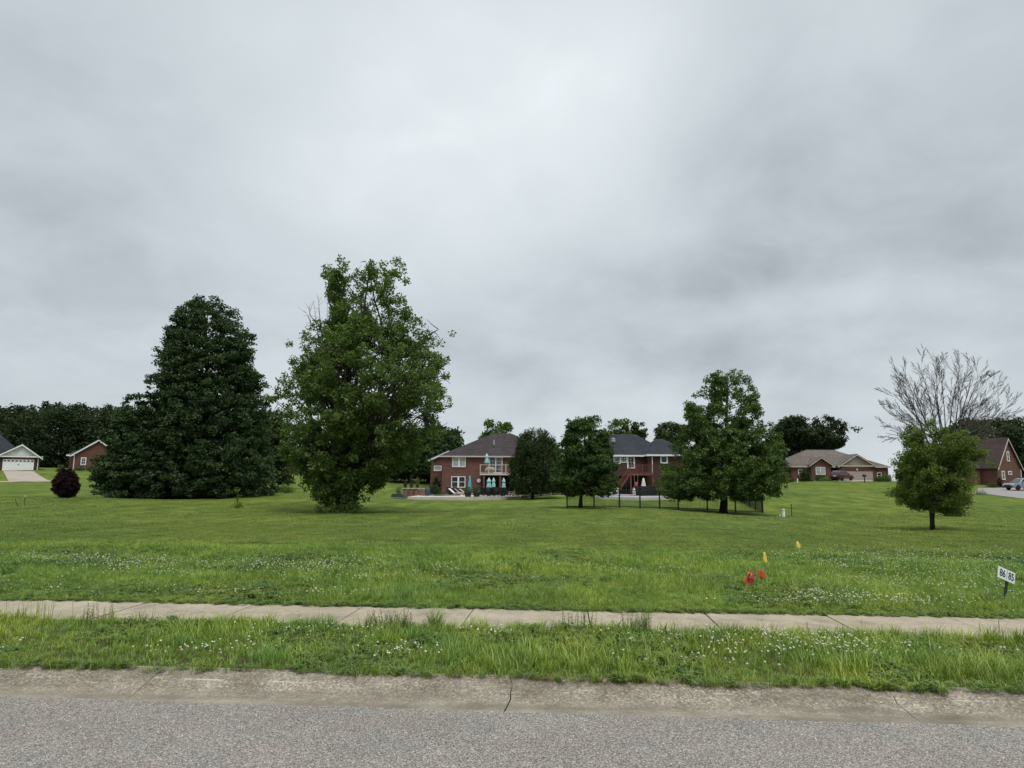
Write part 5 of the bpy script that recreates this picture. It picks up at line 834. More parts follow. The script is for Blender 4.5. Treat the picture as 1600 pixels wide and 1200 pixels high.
for i, (px_, lb) in enumerate([(633, 'left'), (641.5, 'second'), (650, 'third'), (659, 'right')]):
    p = P(px_, 770, 85 + i * .8); root = thing('brick_pillar', 'low capped brick pillar, %s of four left of the pool' % lb, 'pillar', (p[0], p[1], ZD - .1), YAW, 'brick pillars left of the pool'); MB().box(-.25, .25, -.25, .25, 0, .95).build('shaft', BRK, root); MB().box(-.33, .33, -.33, .33, .952, 1.03).build('cap', CONC, root)
p = P(646, 770, 86.9); root = thing('garden_wall', 'low brick garden wall joining the capped pillars', 'wall', (p[0], p[1], ZD - .1), YAW); MB().box(-1.25, 1.6, -.1, .1, 0, .78).build('wall_body', BRK, root); MB().box(-1.3, 1.65, -.15, .15, .782, .83).build('coping', CONC, root)
for px_, lb, sh, lm in [(633, 'tiered dark topiary in a pot on the left pillar', 'ball', LM_DARK), (642.5, 'tall tiered dark topiary in a pot above the pillars', 'tier', LM_DARK), (652, 'yellow green potted plant above the pillars', 'spike', LM_LITE)]:
    pot(lb, px_, 85.3 + (px_ - 633) * .09, lm, .3, .22, ZD + .95, sh, group='potted plants on the brick pillars')
shrub('spiky_plant', 'thin upright green plant at the left end of the pillars', 623, 772, 85, .9, 1.6, LM_MID, 7, .07, 260, cone=False, cat='plant')
# covered box left of the pool
p = on(622, 778, 82); root = thing('storage_box', 'low box under a dark green tarpaulin left of the pool', 'box', p, YAW); b = MB(); b.prism([(-.75, 0), (.75, 0), (.68, .42), (.45, .56), (-.5, .60), (-.72, .45)], -.45, .45); b.build('tarpaulin', mat('dark_teal_tarp', (.035, .065, .07), .5, var=.35, scale=6, bump=.8), root); MB().tube([(-.78, -.5, .12), (.78, -.5, .10)], .02, 5).build('rope', OFFW, root)
p = P(668, 770, 84); root = thing('covered_grill', 'small slate blue covered barrel by the pillars', 'grill', (p[0], p[1], ZD + .02)); MB().lathe([(.28, 0), (.3, .35), (.34, .7), (.28, .92), (.1, 1.02)], n=14).build('grill_cover', mat('slate_canvas', (.06, .085, .10), .8, var=.3, scale=5), root); MB().lathe([(.3, .0), (.31, .05)], n=10).build('hem', BLACK, root)
# hedge, and a tiered shrub in place of an unidentified black stack
shrub('hedge', 'dark clipped hedge against the left corner of the balcony house', 678, 762, 92, 2.3, 1.15, LM_SPR, 11, .09, 2600, .5, 'hedge', dz=.5); shrub('dark_stack', 'dark stack of unclear kind, shaped as a tiered shrub, above the clipped hedge', 681, 755, 98, 1.4, 2.4, LM_SPR, 12, .09, 1500, 1, 'shrub', dz=.6)
shrub('flower_shrub', 'reddish shrub in front of the lower left window', 704, 772, 92.5, 1.2, 1.6, LM_RED, 13, .07, 700, 1, 'shrub')
for i, (px_, D_, w_, lb) in enumerate([(692, 91, 1.2, 'low green shrub at the brick corner of the balcony house'), (716, 92, 1.4, 'low dark shrub below the lower window of the balcony house'), (683, 88, 1.5, 'grey green mounded shrub left of the loungers'), (740, 93, 1.3, 'dark shrub under the wall clock')]): shrub('low_shrub', lb, px_, 772, D_, w_, .8, [LM_MID, LM_SPR, LM_MID, LM_DARK][i], 30 + i, .06, 700)
# clock
p = P(748.2, 750.8, 94.93); root = thing('wall_clock', 'round white clock on the brick wall beside the balcony', 'clock', p, YAW); b = MB(); n = 20
b.add([(.3 * math.cos(2 * math.pi * i / n), 0, .3 * math.sin(2 * math.pi * i / n)) for i in range(n)] + [(.3 * math.cos(2 * math.pi * i / n), -.05, .3 * math.sin(2 * math.pi * i / n)) for i in range(n)], [tuple(range(n)), tuple(range(2 * n - 1, n - 1, -1))] + [(i, (i + 1) % n, (i + 1) % n + n, i + n) for i in range(n)]); b.build('case', GREYM, root)
b = MB(); b.add([(.24 * math.cos(2 * math.pi * i / n), -.055, .24 * math.sin(2 * math.pi * i / n)) for i in range(n)], [tuple(range(n - 1, -1, -1))]); b.build('dial', WHITE, root); MB().box(-.012, .012, -.065, -.058, 0, .16).box(0.013, .12, -.065, -.058, -.01, .012).build('hands', BLACK, root)
# things on the balcony
def parcel():
    p = P(766, 736, 93.6); zf = z_(740, 760, 95); root = thing('balcony_sofa', 'pale curved wicker seat on the balcony behind the rail', 'seat', (p[0], p[1], zf), YAW); MB().blob((0, 0, .45), (.75, .4, .38), random.Random(3), 12, 6, .08).build('cushion', mat('pale_wicker', (.42, .33, .30), .85, var=.2, scale=8), root, True); MB().lathe([(.4, 0), (.36, .15)], (0, 0, 0), 10).build('base', GREYM, root)
parcel()
# boulders along the terrace edge
STONE = mat('field_stone', (.15, .13, .105), .95, var=.3, scale=4, bump=.8)  # pale stone toned down; the tree's shade is put into its colour
for i in range(13):
    t = i / 12; px_ = 820 + t * 58; D_ = 85.5 + t * 4; p = on(px_, 772, D_); r_ = random.Random(i); w_ = r_.uniform(.28, .5); root = MB(); root.blob((0, 0, w_ * .25), (w_, w_ * .7, w_ * .55), r_, 9, 6, .16); o = root.build('boulder', STONE, None, False); o.location = p; tag(o, ('pale rough boulder number %s in the row edging the terrace' % ['one', 'two'][0]) if False else ['leftmost pale flat boulder of the row edging the terrace', 'second pale boulder from the left in the row edging the terrace', 'third pale boulder from the left edging the terrace', 'fourth boulder from the left edging the terrace', 'fifth boulder from the left edging the terrace', 'sixth boulder from the left edging the terrace', 'middle boulder of the row edging the terrace', 'sixth boulder from the right edging the terrace', 'fifth boulder from the right edging the terrace', 'fourth boulder from the right edging the terrace', 'third boulder from the right edging the terrace', 'second boulder from the right edging the terrace', 'rightmost boulder of the row edging the terrace'][i], 'boulder', 'boulders edging the terrace')
p = P(861, 768, 92.5); root = thing('retaining_wall', 'low reddish block wall behind the boulders beside the evergreen', 'wall', (p[0], p[1], ZD - .3), YAW); MB().box(-1.6, 1.7, -.2, .2, 0, 1.15).build('wall_body', mat('reddish_block', (.20, .12, .095), .9, var=.3, scale=3, bump=.5), root); MB().box(-1.65, 1.75, -.25, .25, 1.152, 1.23).build('coping', STONE, root)
p = P(864.5, 741, 93.5); root = thing('satellite_dish', 'small pale dish on a pole between evergreen and maple', 'dish', (p[0], p[1], ZD)); MB().tube([(0, 0, 0), (0, 0, p[2] - ZD)], .03, 6).build('pole', GREYM, root); b = MB(); b.lathe([(.02, -.05), (.15, -.03), (.28, .05), (.27, .06), (.14, -.01), (.02, -.03)], n=14); o = b.build('dish_bowl', WHITE, root); o.location = (0, 0, p[2] - ZD); o.rotation_euler = (R(70), 0, R(20))
for i, (px_, lb) in enumerate([(822, 'low grey green shrub behind the left boulders'), (838, 'low shrub at the foot of the dark evergreen'), (878, 'low shrub at the right end of the boulder row')]): shrub('low_shrub', lb, px_, 771, 88 + i * 2.2, 1.3, .6, [LM_MID, LM_DARK, LM_MAP][i], 40 + i, .06, 600)
# ------------------------------------------------------------------ terrace 2
ZE = float(P(1000, 778, 78)[2]) + .12
E = lambda px, D: P(px, 775, D)[:2].tolist() + [ZE]
slab('patio', [E(926, 80), E(942, 77), E(1000, 74.5), E(1040, 76), E(1060, 79), E(1060, 95), E(928, 95)], mat('white_pool_deck', (.60, .58, .55), .8, var=.06, scale=1), 'white pool deck behind the black fence', 'patio', .3)
pool('swimming_pool', 'blue swimming pool in the white deck behind the fence', 955, 1032, 77.5, 82, ZE + .022)
def umb2():
    p = P(1005.5, 755, 88); root = thing('patio_umbrella', 'closed white umbrella leaning under the red deck', 'umbrella', (p[0], p[1], ZE)); MB().tube([(0, 0, 0), (-.1, 0, z_(748, 1004, 88) - ZE)], .025, 8).build('pole', BLACK, root); t = z_(747, 1004, 88) - ZE; b = MB(); b.lathe([(.28, t - 1.35), (.3, t - 1.2), (.22, t - .8), (.14, t - .3), (.1, t - .08), (.03, t)], n=14, sq=.18); o = b.build('canopy', WCANV, root, True)
umb2()
p = P(994, 757, 90); root = thing('hanging_chair', 'dusty red hanging seat below the deck', 'swing', (p[0], p[1], z_(765, 994, 90))); t = z_(741, 994, 90) - z_(765, 994, 90); MB().blob((0, 0, .55), (.24, .22, .42), random.Random(2), 10, 6, .06).build('seat', mat('dusty_red', (.26, .06, .07), .8, var=.2, scale=6), root, True)
for s_ in (-.2, .2): MB().tube([(s_, 0, .75), (s_ * 1.1, 0, t)], .012, 4).build('rope', OFFW, root)
def grill(label, px, D, w):
    p = P(px, 770, D); root = thing('covered_grill', label, 'grill', (p[0], p[1], ZE + .02), YAW, 'covered grills below the deck'); b = MB(); b.prism([(-w / 2, 0), (w / 2, 0), (w / 2 - .03, .85), (w / 2 - .2, 1.1), (-w / 2 + .2, 1.12), (-w / 2 + .03, .85)], -.35, .35); b.build('grill_cover', mat('black_cover', (.014, .014, .017), .6, var=.4, scale=5, bump=.7), root); MB().box(-w / 2 - .02, w / 2 + .02, -.37, .37, .8, .84).build('strap', BLACK, root)
grill('black covered grill left below the red deck', 998, 87, 1.4); grill('wide black covered grill right of the white umbrella', 1012, 86.5, 1.8); grill('black covered table beside the brick corner', 1024, 87.5, 1.3)
for px_, lb in [(964.5, 'small white post light at the left of the french doors'), (990, 'curved white pool ladder rail right of the french doors')]:
    p = P(px_, 770, 84); root = thing('pool_rail', lb, 'rail', (p[0], p[1], ZE + .02), YAW); MB().tube([(0, 0, 0), (0, 0, .7), (.05, 0, .9), (.15, 0, .8), (.2, 0, 0)], .035, 6).build('rail_tube', WHITE, root); MB().tube([(0, .4, 0), (0, .4, .7), (.05, .4, .9), (.15, .4, .8), (.2, .4, 0)], .035, 6).build('rail_tube', WHITE, root)
for i, (px_, D_, lb) in enumerate([(948, 84, 'white lounger under the maple by the pool'), (955, 85, 'white lounger next to the stair foot'), (926, 86, 'white lounger farthest left behind the fence')]):
    p = P(px_, 770, D_); root = thing('sun_lounger', lb, 'lounger', (p[0], p[1], ZE + .02), R(75 + i * 20), 'loungers on the white deck'); MB().box(-.3, .3, -.9, .3, .30, .36).build('seat', WHITE, root); MB().prismx([(.3, .30), (.95, .85), (.93, .9), (.27, .36)], -.3, .3).build('backrest', WHITE, root)
    for sx_ in (-.27, .22):
        for sy_ in (-.8, .15): MB().box(sx_, sx_ + .05, sy_, sy_ + .05, 0, .298).build('leg', WHITE, root)
for i, (px_, D_, w_, lb, lm) in enumerate([(935, 88, 2.0, 'dark shrub behind the maple trunk', LM_SPR), (947, 88, 1.6, 'reddish low shrub left of the stair foot', LM_RED), (1040, 85, 2.6, 'broad green shrub at the right end of the white deck', LM_MAP), (1058, 84, 2.2, 'pale leafy shrub under the left limbs of the oak', LM_MID), (1022, 90, 1.6, 'dark shrub at the white downspout', LM_SPR)]): shrub('garden_shrub', lb, px_, 772, D_, w_, 1.1, lm, 50 + i, .07, 1100)
# ------------------------------------------------------------------ black fence
FEN = mat('fence_black', (.010, .014, .011), .4)
def fence(label, pts, hgt, name='iron_fence'):
    a = np.array(on(*pts[0])); root = thing(name, label, 'fence', a); rail = MB(); pk = MB(); q = [np.array(on(*p)) for p in pts]; side = None; npk = 0
    for i in range(len(q) - 1):
        d = q[i + 1] - q[i]; ln = np.linalg.norm(d[:2]); n = max(1, round(ln / 2.4))
        for k in range(n + 1 if i == len(q) - 2 else n):
            c = q[i] + d * k / n; c[2] = gz(c[0], c[1]); c = c - a; MB().box(c[0] - .045, c[0] + .045, c[1] - .04, c[1] + .04, c[2] - .1, c[2] + hgt + .06).build('post', FEN, root)
        for k in range(n):
            c0 = q[i] + d * k / n; c1 = q[i] + d * (k + 1) / n; c0[2] = gz(c0[0], c0[1]); c1[2] = gz(c1[0], c1[1])
            for zz in (.12, hgt - .18, hgt): rail.tube([c0 - a + (0, 0, zz), c1 - a + (0, 0, zz)], .024, 4)
            m = int(ln / n / .11)
            for j in range(1, m): c = c0 + (c1 - c0) * j / m - a; pk.tube([c + (0, 0, .03), c + (0, 0, hgt - .01)], .012, 3, False)
    rail.build('rail', FEN, root); pk.build('picket', FEN, root)
fence('black metal fence across the lawn below the oak and maple', [(886, 794, 46), (968, 795, 49), (1060, 798, 53), (1192, 802, 55.5)], 1.25)
fence('black metal fence running back uphill behind the oak', [(1191, 801.5, 56), (1171, 793, 60), (1148, 779, 66), (1112, 765, 78)], 1.25)
# ------------------------------------------------------------------ cars
def wheel(root, x, y, r=.36, w=.24, s=1):
    b = MB(); n = 20; pr = [(r * .62, -w / 2), (r * .92, -w / 2), (r, -w / 2 + .04), (r, w / 2 - .04), (r * .92, w / 2), (r * .62, w / 2)]; b.lathe(pr, n=n); wr = bpy.data.objects.new('wheel', None); C.objects.link(wr); wr.parent = root; wr.location = (x, y, r); wr.rotation_euler = (R(90), 0, 0); b.build('tyre', mat('tyre_rubber', (.012, .012, .012), .9), wr, False)
    h = MB(); h.lathe([(r * .6, -.02), (r * .6, .02), (r * .5, .06)], n=16)
    for k in range(5): a = k * 1.2566; h.tube([(0, 0, s * w * .3), (r * .6 * math.cos(a), r * .6 * math.sin(a), s * w * .3)], .035, 4)
    h.build('rim', mat('alloy', (.45, .46, .47), .3, metal=.8), wr)
def suv(label, loc, rz, col, name):
    root = thing(name, label, 'car', loc, rz); PA = mat('paint_' + name, col, .3, .5, var=.04, scale=3, coat=.6); L_ = 4.6; n = 0
    # body side profile (x forward), width tapered upwards
    lower = [(-2.28, .42), (-2.30, .75), (-2.22, 1.02), (-1.9, 1.06), (1.0, 1.04), (1.95, .93), (2.22, .80), (2.28, .55), (2.2, .32), (-2.2, .30)]; upper = [(-2.16, 1.04), (-1.92, 1.60), (-1.6, 1.68), (.1, 1.66), (.45, 1.56), (1.08, 1.03)]
    def loft(poly, w0, w1, z0, z1):
        m = MB(); k = len(poly); vs = []
        for s_ in (-1, 1):
            for x, z in poly: t = (z - z0) / (z1 - z0); vs.append((x, s_ * (w0 + (w1 - w0) * max(0, min(1, t))), z))
        m.add(vs, [tuple(range(k)), tuple(range(2 * k - 1, k - 1, -1))] + [(i, i + k, (i + 1) % k + k, (i + 1) % k) for i in range(k)]); return m
    bo = loft(lower, .86, .92, .3, .8).build('body', PA, root); bv = bo.modifiers.new('b', 'BEVEL'); bv.width = .07; bv.segments = 3; bo2 = loft(upper, .86, .64, 1.04, 1.68).build('cabin', PA, root); bv = bo2.modifiers.new('b', 'BEVEL'); bv.width = .05; bv.segments = 2
    def yw(z): return .86 + (.64 - .86) * (z - 1.04) / .64
    for s_ in (-1, 1):
        for xs in ([(-1.98, 1.12), (-1.85, 1.52), (-1.15, 1.58), (-1.15, 1.12)], [(-1.07, 1.12), (-1.07, 1.58), (-.22, 1.58), (-.22, 1.12)], [(-.14, 1.12), (-.14, 1.58), (.12, 1.57), (.42, 1.46), (.86, 1.12)]):
            v = [(x, s_ * (yw(z) + .012), z) for x, z in xs]; m = MB().add(v, [tuple(range(4 if len(xs) == 4 else 5))]); m.build('side_window', DARKGL, root)
        m = MB(); m.box(.55, .75, s_ * .95 - .09, s_ * .95 + .09, 1.04, 1.20); m.build('wing_mirror', PA, root); m = MB(); m.box(2.12, 2.30, s_ * .68 - .17, s_ * .68 + .17, .66, .80); m.build('headlight', mat('lamp_glass', (.5, .52, .54), .1, .6), root); m = MB(); m.box(-2.31, -2.2, s_ * .76 - .09, s_ * .76 + .09, .75, 1.05); m.build('tail_light', mat('tail_red', (.25, .015, .015), .2, .5), root)
        for x in (-1.38, 1.4): wheel(root, x, s_ * .80, s=1 if s_ < 0 else -1)
    m = MB(); m.add([(.50, -.66, 1.545), (.50, .66, 1.545), (1.07, .80, 1.075), (1.07, -.80, 1.075)], [(0, 1, 2, 3)]); w = m.build('windscreen', GLASS, root); m = MB(); m.add([(-2.175, -.80, 1.12), (-2.175, .80, 1.12), (-1.975, .66, 1.54), (-1.975, -.66, 1.54)], [(0, 1, 2, 3)]); m.build('rear_window', GLASS, root)
    MB().box(2.2, 2.32, -.85, .85, .32, .56).build('bumper', BLACK, root); MB().box(-2.34, -2.22, -.86, .86, .36, .62).build('bumper', BLACK, root); MB().box(-2.35, -2.315, -.26, .26, .72, .86).build('licence_plate', WHITE, root); MB().box(2.28, 2.30, -.5, .5, .60, .74).build('grille', BLACK, root); MB().box(-1.5, 0, -.62, -.58, 1.70, 1.74).box(-1.5, 0, .58, .62, 1.70, 1.74).build('roof_rail', GREYM, root)
    return root
p = on(1316, 752, 124, .05); suv('dark red car parked facing the beige ranch house garage', p, R(40), (.075, .012, .022), 'parked_car')
p = on(1597, 763, 101, .06); suv('silver blue car parked at the right edge in front of the steep gabled house', p, R(180 + 12), (.19, .23, .28), 'parked_suv')
# ------------------------------------------------------------------ small things on the right and left
shrub('evergreen_shrub', 'dark upright evergreen at the left corner of the ranch house', 1259, 749, 126, 2.2, 2.5, LM_SPR, 60, .12, 1500); shrub('round_shrub', 'dark round shrub under the ranch house front window', 1282, 750, 126, 1.9, 1.2, LM_DARK, 61, .1, 900); shrub('golden_shrub', 'low yellow green shrub row left of the red car', 1291, 751, 124, 2.4, .5, LM_LITE, 62, .08, 700, .5)
shrub('round_shrub', 'shrub with dark foliage at the right corner of the ranch house', 1383, 752, 122, 2.4, 1.6, LM_OAK, 63, .1, 1100); shrub('low_shrub', 'pale low hedge at the right end of the ranch house', 1372, 752, 121, 2.2, .6, LM_MID, 64, .08, 700); shrub('round_shrub', 'brownish shrub left of the ranch house', 1230, 752, 124, 2.6, 1.8, LM_BR, 65, .1, 1000)
def mailbox():
    p = on(1351, 752, 118); root = thing('mailbox', 'dark mailbox on a post in front of the ranch house garage', 'mailbox', p, YAW); MB().box(-.06, .06, -.06, .06, -.1, .95).build('post', BLACK, root); b = MB(); b.prismx([(-.3, .95), (.3, .95), (.3, 1.2), (.2, 1.32), (0, 1.36), (-.2, 1.32), (-.3, 1.2)], -.2, .2); b.build('box', BLACK, root); MB().box(.205, .23, -.05, .05, 1.1, 1.35).build('flag', mat('flag_red', (.4, .03, .02), .5), root)
mailbox()
def bollard(name, label, px, py, D, h, r, m, capm=None, tilt=0):
    p = on(px, py, D); root = thing(name, label, 'post', p); o = MB().tube([(0, 0, -.05), (math.sin(tilt) * h, 0, math.cos(tilt) * h)], r, 10).build('shaft', m, root); MB().lathe([(r * 1.15, 0), (r * 1.2, .06), (r * .7, .12)], (math.sin(tilt) * h, 0, math.cos(tilt) * h - .02), 10).build('cap', capm or m, root)
bollard('utility_post', 'short white utility post on the lawn right of the fence', 1224.5, 809, 48, .50, .10, WHITE, OFFW); bollard('marker_stub', 'tiny pale capped stub left of the white utility post', 1219, 809, 48, .14, .05, OFFW); bollard('garden_stake', 'thin dark stake behind the white utility post', 1237, 800, 51, .75, .028, BLACK)
p = on(1234, 811, 47.5); tag(MB().box(-.35, .35, -.2, .2, 0, .05).build('utility_hatch', CONC), 'flat pale utility hatch in the grass by the white post', 'hatch').location = p
bollard('garden_stake', 'thin dark stake with pale top on the left lawn', 38, 791, 43, .50, .025, mat('stake_wood', (.06, .07, .04), .9), OFFW); bollard('garden_stake', 'leaning dark stick on the left lawn', 29, 793, 42, .42, .015, DBARK, None, -.6); bollard('marker_post', 'short pale post at the crest left of the ranch house', 1246, 751, 122, .5, .1, WHITE)
def sapling():
    b = np.array(on(371, 795, 46)); root = thing('sapling', 'spindly young tree with a few pale leaves in front of the dark trees', 'sapling', b); rng = np.random.default_rng(4); MB().tube([(0, 0, -.03), (-.03, 0, .6), (-.12, 0, 1.2)], [.02, .015, .006], 6).build('trunk', PBARK, root)
    c = np.concatenate([rng.normal(0, 1, (150, 3)) * (.17, .17, .10) + (.02, 0, .14), rng.normal(0, 1, (34, 3)) * (.09, .09, .16) + (-.03, 0, .62), rng.normal(0, 1, (46, 3)) * (.10, .10, .10) + (-.13, 0, 1.12)]); c[:, 2] = np.abs(c[:, 2]); v, f_, vr = leaves_np(c, .06, rng); npmesh('crown', v, f_, LM_LITE, root, vr)
sapling()
shrub('weed_clump', 'dark weedy clump at the foot of the tallest tree', 540, 803, 43, 2.4, .7, LM_COT, 70, .06, 1500, .8, 'weeds'); shrub('low_shrub', 'light green bush behind the tallest tree at its left', 445, 770, 68, 1.8, .9, LM_LITE, 71, .07, 700); shrub('wild_shrub', 'grey green scrub around the base of the leafless tree', 1492, 806, 39.5, 1.9, .35, LM_BR, 72, .035, 900, .7); shrub('pale_shrub', 'pale grey twiggy shrub where the far road begins', 1532, 769, 92, 1.8, .7, mat('silver_leaf', (.30, .31, .26), .9), 73, .07, 500)
shrub('red_shrub', 'small dark red shrub against the steep gabled brick house', 1563, 757, 108, .9, 1.8, LM_RED, 74, .08, 500, 1); shrub('low_shrub', 'pale green shrub against the steep gabled brick house', 1550, 758, 108, 1.6, .8, LM_MID, 75, .08, 500); shrub('low_shrub', 'small green bush right of the left brick house', 95, 740, 112, 1.6, 1.3, LM_MID, 76, .09, 600); shrub('low_shrub', 'dark low bushes under the window of the far left gabled house', 124, 734, 116, 1.8, .6, LM_DARK, 77, .09, 500)
# ------------------------------------------------------------------ lot sign 86 | 85
def lot_sign():
    base = np.array(G0(1568, 938, .12)); base[2] = gz(base[0], base[1]); root = thing('lot_sign', 'white lot sign reading 86 and 85 on a short dark stake', 'sign', base, 0); ps = MB(); top = P(1573.5, 905, (base - CAM).dot(FWD)) - base; dirv = top / np.linalg.norm(top)
    ps.tube([(0, 0, -.05), top * 1.02], [.017, .017], 6); ps.build('stake', mat('stake_dark', (.03, .035, .033), .7), root)
    Wd, Hh = .385, .150; cen = P(1572.6, 898.6, (base - CAM).dot(FWD) - .03) - base; rot = Matrix.Rotation(YAW + R(27), 4, 'Z') @ Matrix.Rotation(R(17.5), 4, 'Y'); pl = bpy.data.objects.new('plate', None)
    b = MB().box(-Wd / 2, Wd / 2, -.004, .004, -Hh / 2, Hh / 2); plate = b.build('plate', mat('sign_white', (.78, .82, .82), .4), root); plate.matrix_local = Matrix.Translation(Vector(cen)) @ rot
    INK = mat('sign_ink', (.01, .02, .03), .5); d = MB().box(-.001, .007, -.0055, -.0042, -Hh * .36, Hh * .42); o = d.build('divider', INK, plate)
    for txt, x in (('86', -.098), ('85', .103)):
        cu = bpy.data.curves.new('digits', 'FONT'); cu.body = txt; cu.size = .135; cu.align_x = 'CENTER'; cu.align_y = 'CENTER'; cu.offset = .0025; cu.extrude = .0006; to = bpy.data.objects.new('digits', cu); C.objects.link(to); bpy.context.view_layer.update(); me = bpy.data.meshes.new_from_object(to); bpy.data.objects.remove(to); me.materials.clear(); me.materials.append(INK)
        o = bpy.data.objects.new('digits', me); C.objects.link(o); o.parent = plate; o.matrix_local = Matrix.Translation((x, -.0052, -.002)) @ Matrix.Rotation(R(90), 4, 'X')
lot_sign()
# ------------------------------------------------------------------ flags
def flag(label, px, pyb, top, col, rows, tilt=0.0, name='marker_flag', group='utility marker flags'):
    base = np.array(G0(px, pyb, .10)); base[2] = gz(base[0], base[1]); Dp = (base - CAM).dot(FWD); root = thing(name, label, 'flag', base, 0, group); s_ = Dp / F; tp = P(px + tilt, top, Dp) - base; MB().tube([(0, 0, -.03), tuple(tp)], .0022, 5).build('wire', GREYM, root)
    rng = random.Random(px); vs = []; k = len(rows); n = 7
    for (y, l, r_) in rows:
        a = P(l, y, Dp) - base; b = P(r_, y, Dp) - base
        for j in range(n): q = a + (b - a) * j / (n - 1); q = q + FWD * ((.028 if px < 1195 else .012) * math.sin(j * 2.2 + y * .55) - .02); vs.append(q)
    fs = [(i * n + j, i * n + j + 1, (i + 1) * n + j + 1, (i + 1) * n + j) for i in range(k - 1) for j in range(n - 1)]; m = MB().add(vs, fs); o = m.build('pennant', col, root, True); sd_ = o.modifiers.new('s', 'SOLIDIFY'); sd_.thickness = .0015
YF = mat('yellow_vinyl', (.85, .70, .12), .5); OF = mat('orange_vinyl', (.72, .10, .05), .5); RF = mat('red_vinyl', (.70, .085, .04), .5, var=.45, scale=45); PF = mat('pink_red_vinyl', (.48, .13, .15), .5)  # red vinyl noise paints the crumpled flag's dark fold lines into its colour
flag('drooping yellow flag above the two orange flags', 1196, 905, 861, YF, [(862, 1192, 1194.5), (866, 1191.8, 1196), (872, 1191.8, 1197.5), (877, 1192.8, 1198), (880, 1195, 1197.3)], -3)
flag('drooping yellow flag standing alone farther back', 1247, 872, 844.5, YF, [(845.5, 1244.2, 1246.5), (850, 1243.8, 1249), (854, 1243.8, 1250.8), (857.5, 1246.5, 1249)], -2)
flag('bright orange red flag hanging right of the crumpled one', 1191, 919, 888, OF, [(889, 1186.5, 1189), (893, 1184.3, 1192), (898, 1184.8, 1194.6), (902, 1187.5, 1194.2), (905, 1190.3, 1192.5)], -3)
flag('crumpled red flag low in the grass', 1173, 922, 893, RF, [(893.5, 1169.5, 1175), (899, 1166, 1180.5), (904, 1163.5, 1179), (909, 1161.8, 1175.5), (914, 1161.3, 1174), (917.5, 1164, 1170.5)], 0)
flag('faded pink red flag folded over the crumpled one', 1174.5, 923.5, 895, PF, [(896, 1170, 1177), (899.5, 1168, 1179.5), (903, 1167, 1178.5), (906, 1170, 1176)], 1)
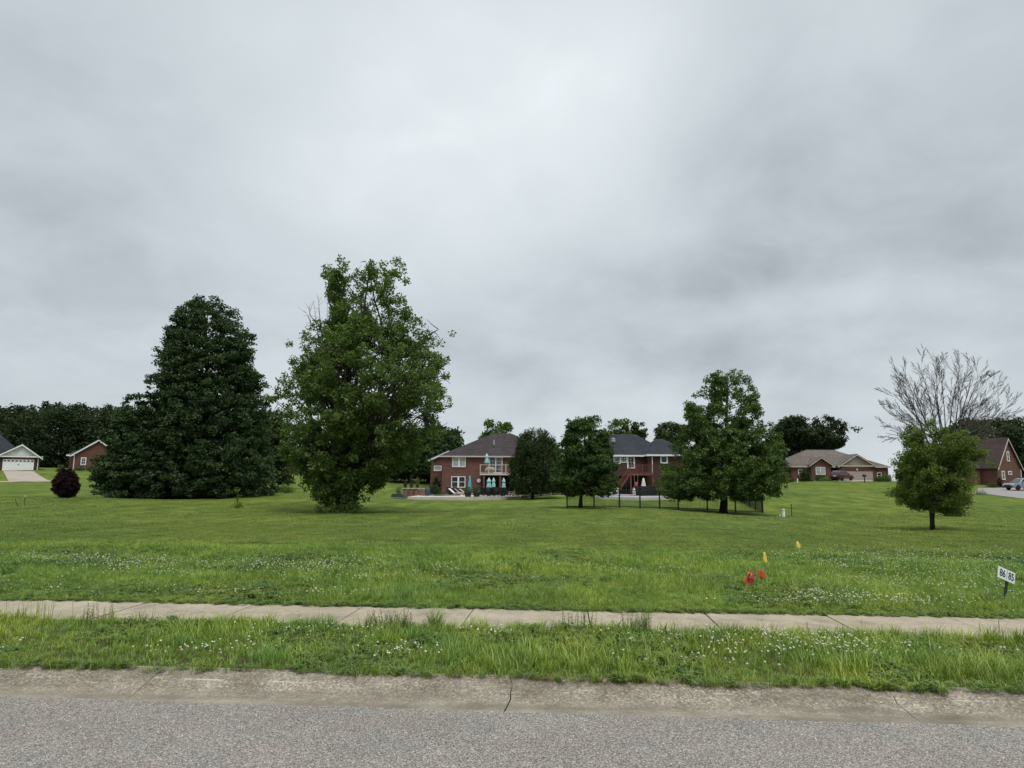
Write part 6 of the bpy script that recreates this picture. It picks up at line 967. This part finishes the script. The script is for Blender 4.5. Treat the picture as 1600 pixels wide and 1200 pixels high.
# ------------------------------------------------------------------ weeds at the walk edge
def weeds(label, px, py, n, h, w, lean, kind='grass'):
    base = np.array(G0(px, py, .11)); base[1] = min(base[1], Y_WALK0 - .04) if base[1] < 8.4 else base[1]; base[2] = gz(base[0], base[1]); r = np.random.default_rng(int(px)); o = tuftmesh('w', GR, n, w, h, .007 if kind == 'grass' else .005, lean, r, 4, .35); me = o.data; bpy.data.objects.remove(o); root = thing('weed_clump', label, 'weeds', base, 0, 'tall weeds at the sidewalk edge'); q = bpy.data.objects.new('blades', me); C.objects.link(q); q.parent = root
    if kind != 'grass':
        q.data = me.copy(); bpy.data.objects.remove(q); st = MB(); cs = []; us = []; ls = []
        for i in range(n // 3 + 6):
            a = r.uniform(0, 6.28); rr_ = w * math.sqrt(r.random()); p0 = np.array([rr_ * math.cos(a), rr_ * math.sin(a) * .6, 0]); hh = h * r.uniform(.45, 1.05); b2 = r.uniform(0, 6.28); off = np.array([math.cos(b2), math.sin(b2), 0]) * hh * lean * .5 * r.uniform(.2, 1); p1 = p0 + off * .4 + (0, 0, hh * .55); p2 = p0 + off + (0, 0, hh)
            st.tube([p0, p1, p2], [.0028, .0022, .0012], 4, False)
            for j in range(9): t = .15 + .85 * j / 8; p = p0 * (1 - t) ** 2 + 2 * t * (1 - t) * p1 + t * t * p2; a2 = j * 2.4 + a; d = np.array([math.cos(a2), math.sin(a2), .45]); d /= np.linalg.norm(d); cs.append(p); us.append(d); ls.append(.045 * (1.15 - .6 * t) * r.uniform(.7, 1.2))
        st.build('stalk', GR, root); cs = np.array(cs); us = np.array(us); ls = np.array(ls)[:, None]; sd2 = np.cross(us, (0, 0, 1)); sd2 /= np.linalg.norm(sd2, axis=1)[:, None]
        V = np.stack([cs, cs + us * ls * .5 + sd2 * ls * .2, cs + us * ls - np.array([0, 0, 1]) * ls * .15, cs + us * ls * .5 - sd2 * ls * .2], 1).reshape(-1, 3); npmesh('foliage', V, np.arange(len(V)).reshape(-1, 4), CLV, root, np.repeat(r.random(len(cs)), 4))
for q in [('broad leafy green weed bush overlapping the sidewalk left of centre', 612, 978, 170, .19, .26, .9, 'leafy'), ('fountain shaped grass clump beside the leafy weed bush', 681, 984, 110, .26, .07, .9), ('fine grass tuft crossing the joint near the middle', 740, 980, 60, .17, .08, .9), ('tall thin leafy weeds on the sidewalk edge right of centre', 905, 984, 60, .25, .22, .4, 'leafy'), ('tallest leafy weed stalk rising over the sidewalk', 1000, 990, 70, .30, .18, .4, 'leafy'),
          ('row of thin seed heads at the left of the sidewalk', 75, 968, 34, .30, .30, .25), ('coarse grass tuft at the far left walk edge', 12, 962, 30, .17, .08, .8), ('grass tuft at the walk edge between left joints', 480, 975, 60, .12, .12, .7), ('grass tuft nearest the right sidewalk joint', 1478, 996, 40, .14, .08, .8), ('thin upright blades at the right walk edge', 1550, 998, 16, .20, .15, .3), ('leafy weed standing behind the left sidewalk joint', 165, 968, 50, .22, .2, .5, 'leafy'),
          ('bushy bright green weed mound on the verge near the right edge', 1490, 1050, 260, .20, .28, .7), ('grass mound beside the bright weed mound on the verge', 1540, 1045, 160, .17, .2, .8), ('dark grass clump on the lawn left of the red flag', 1150, 918, 130, .16, .22, .7), ('dark grass clump around the orange flag', 1195, 918, 130, .16, .2, .7), ('dark green grass clump behind the sidewalk right of centre', 905, 935, 110, .14, .35, .7), ('blue green grass clump behind the sidewalk at left', 240, 925, 140, .16, .3, .7), ('grass clump at the far left edge behind the sidewalk', 5, 930, 60, .17, .1, .8), ('dark grass clump on the lawn left of the flags', 1050, 925, 70, .11, .2, .8)]: weeds(*q)
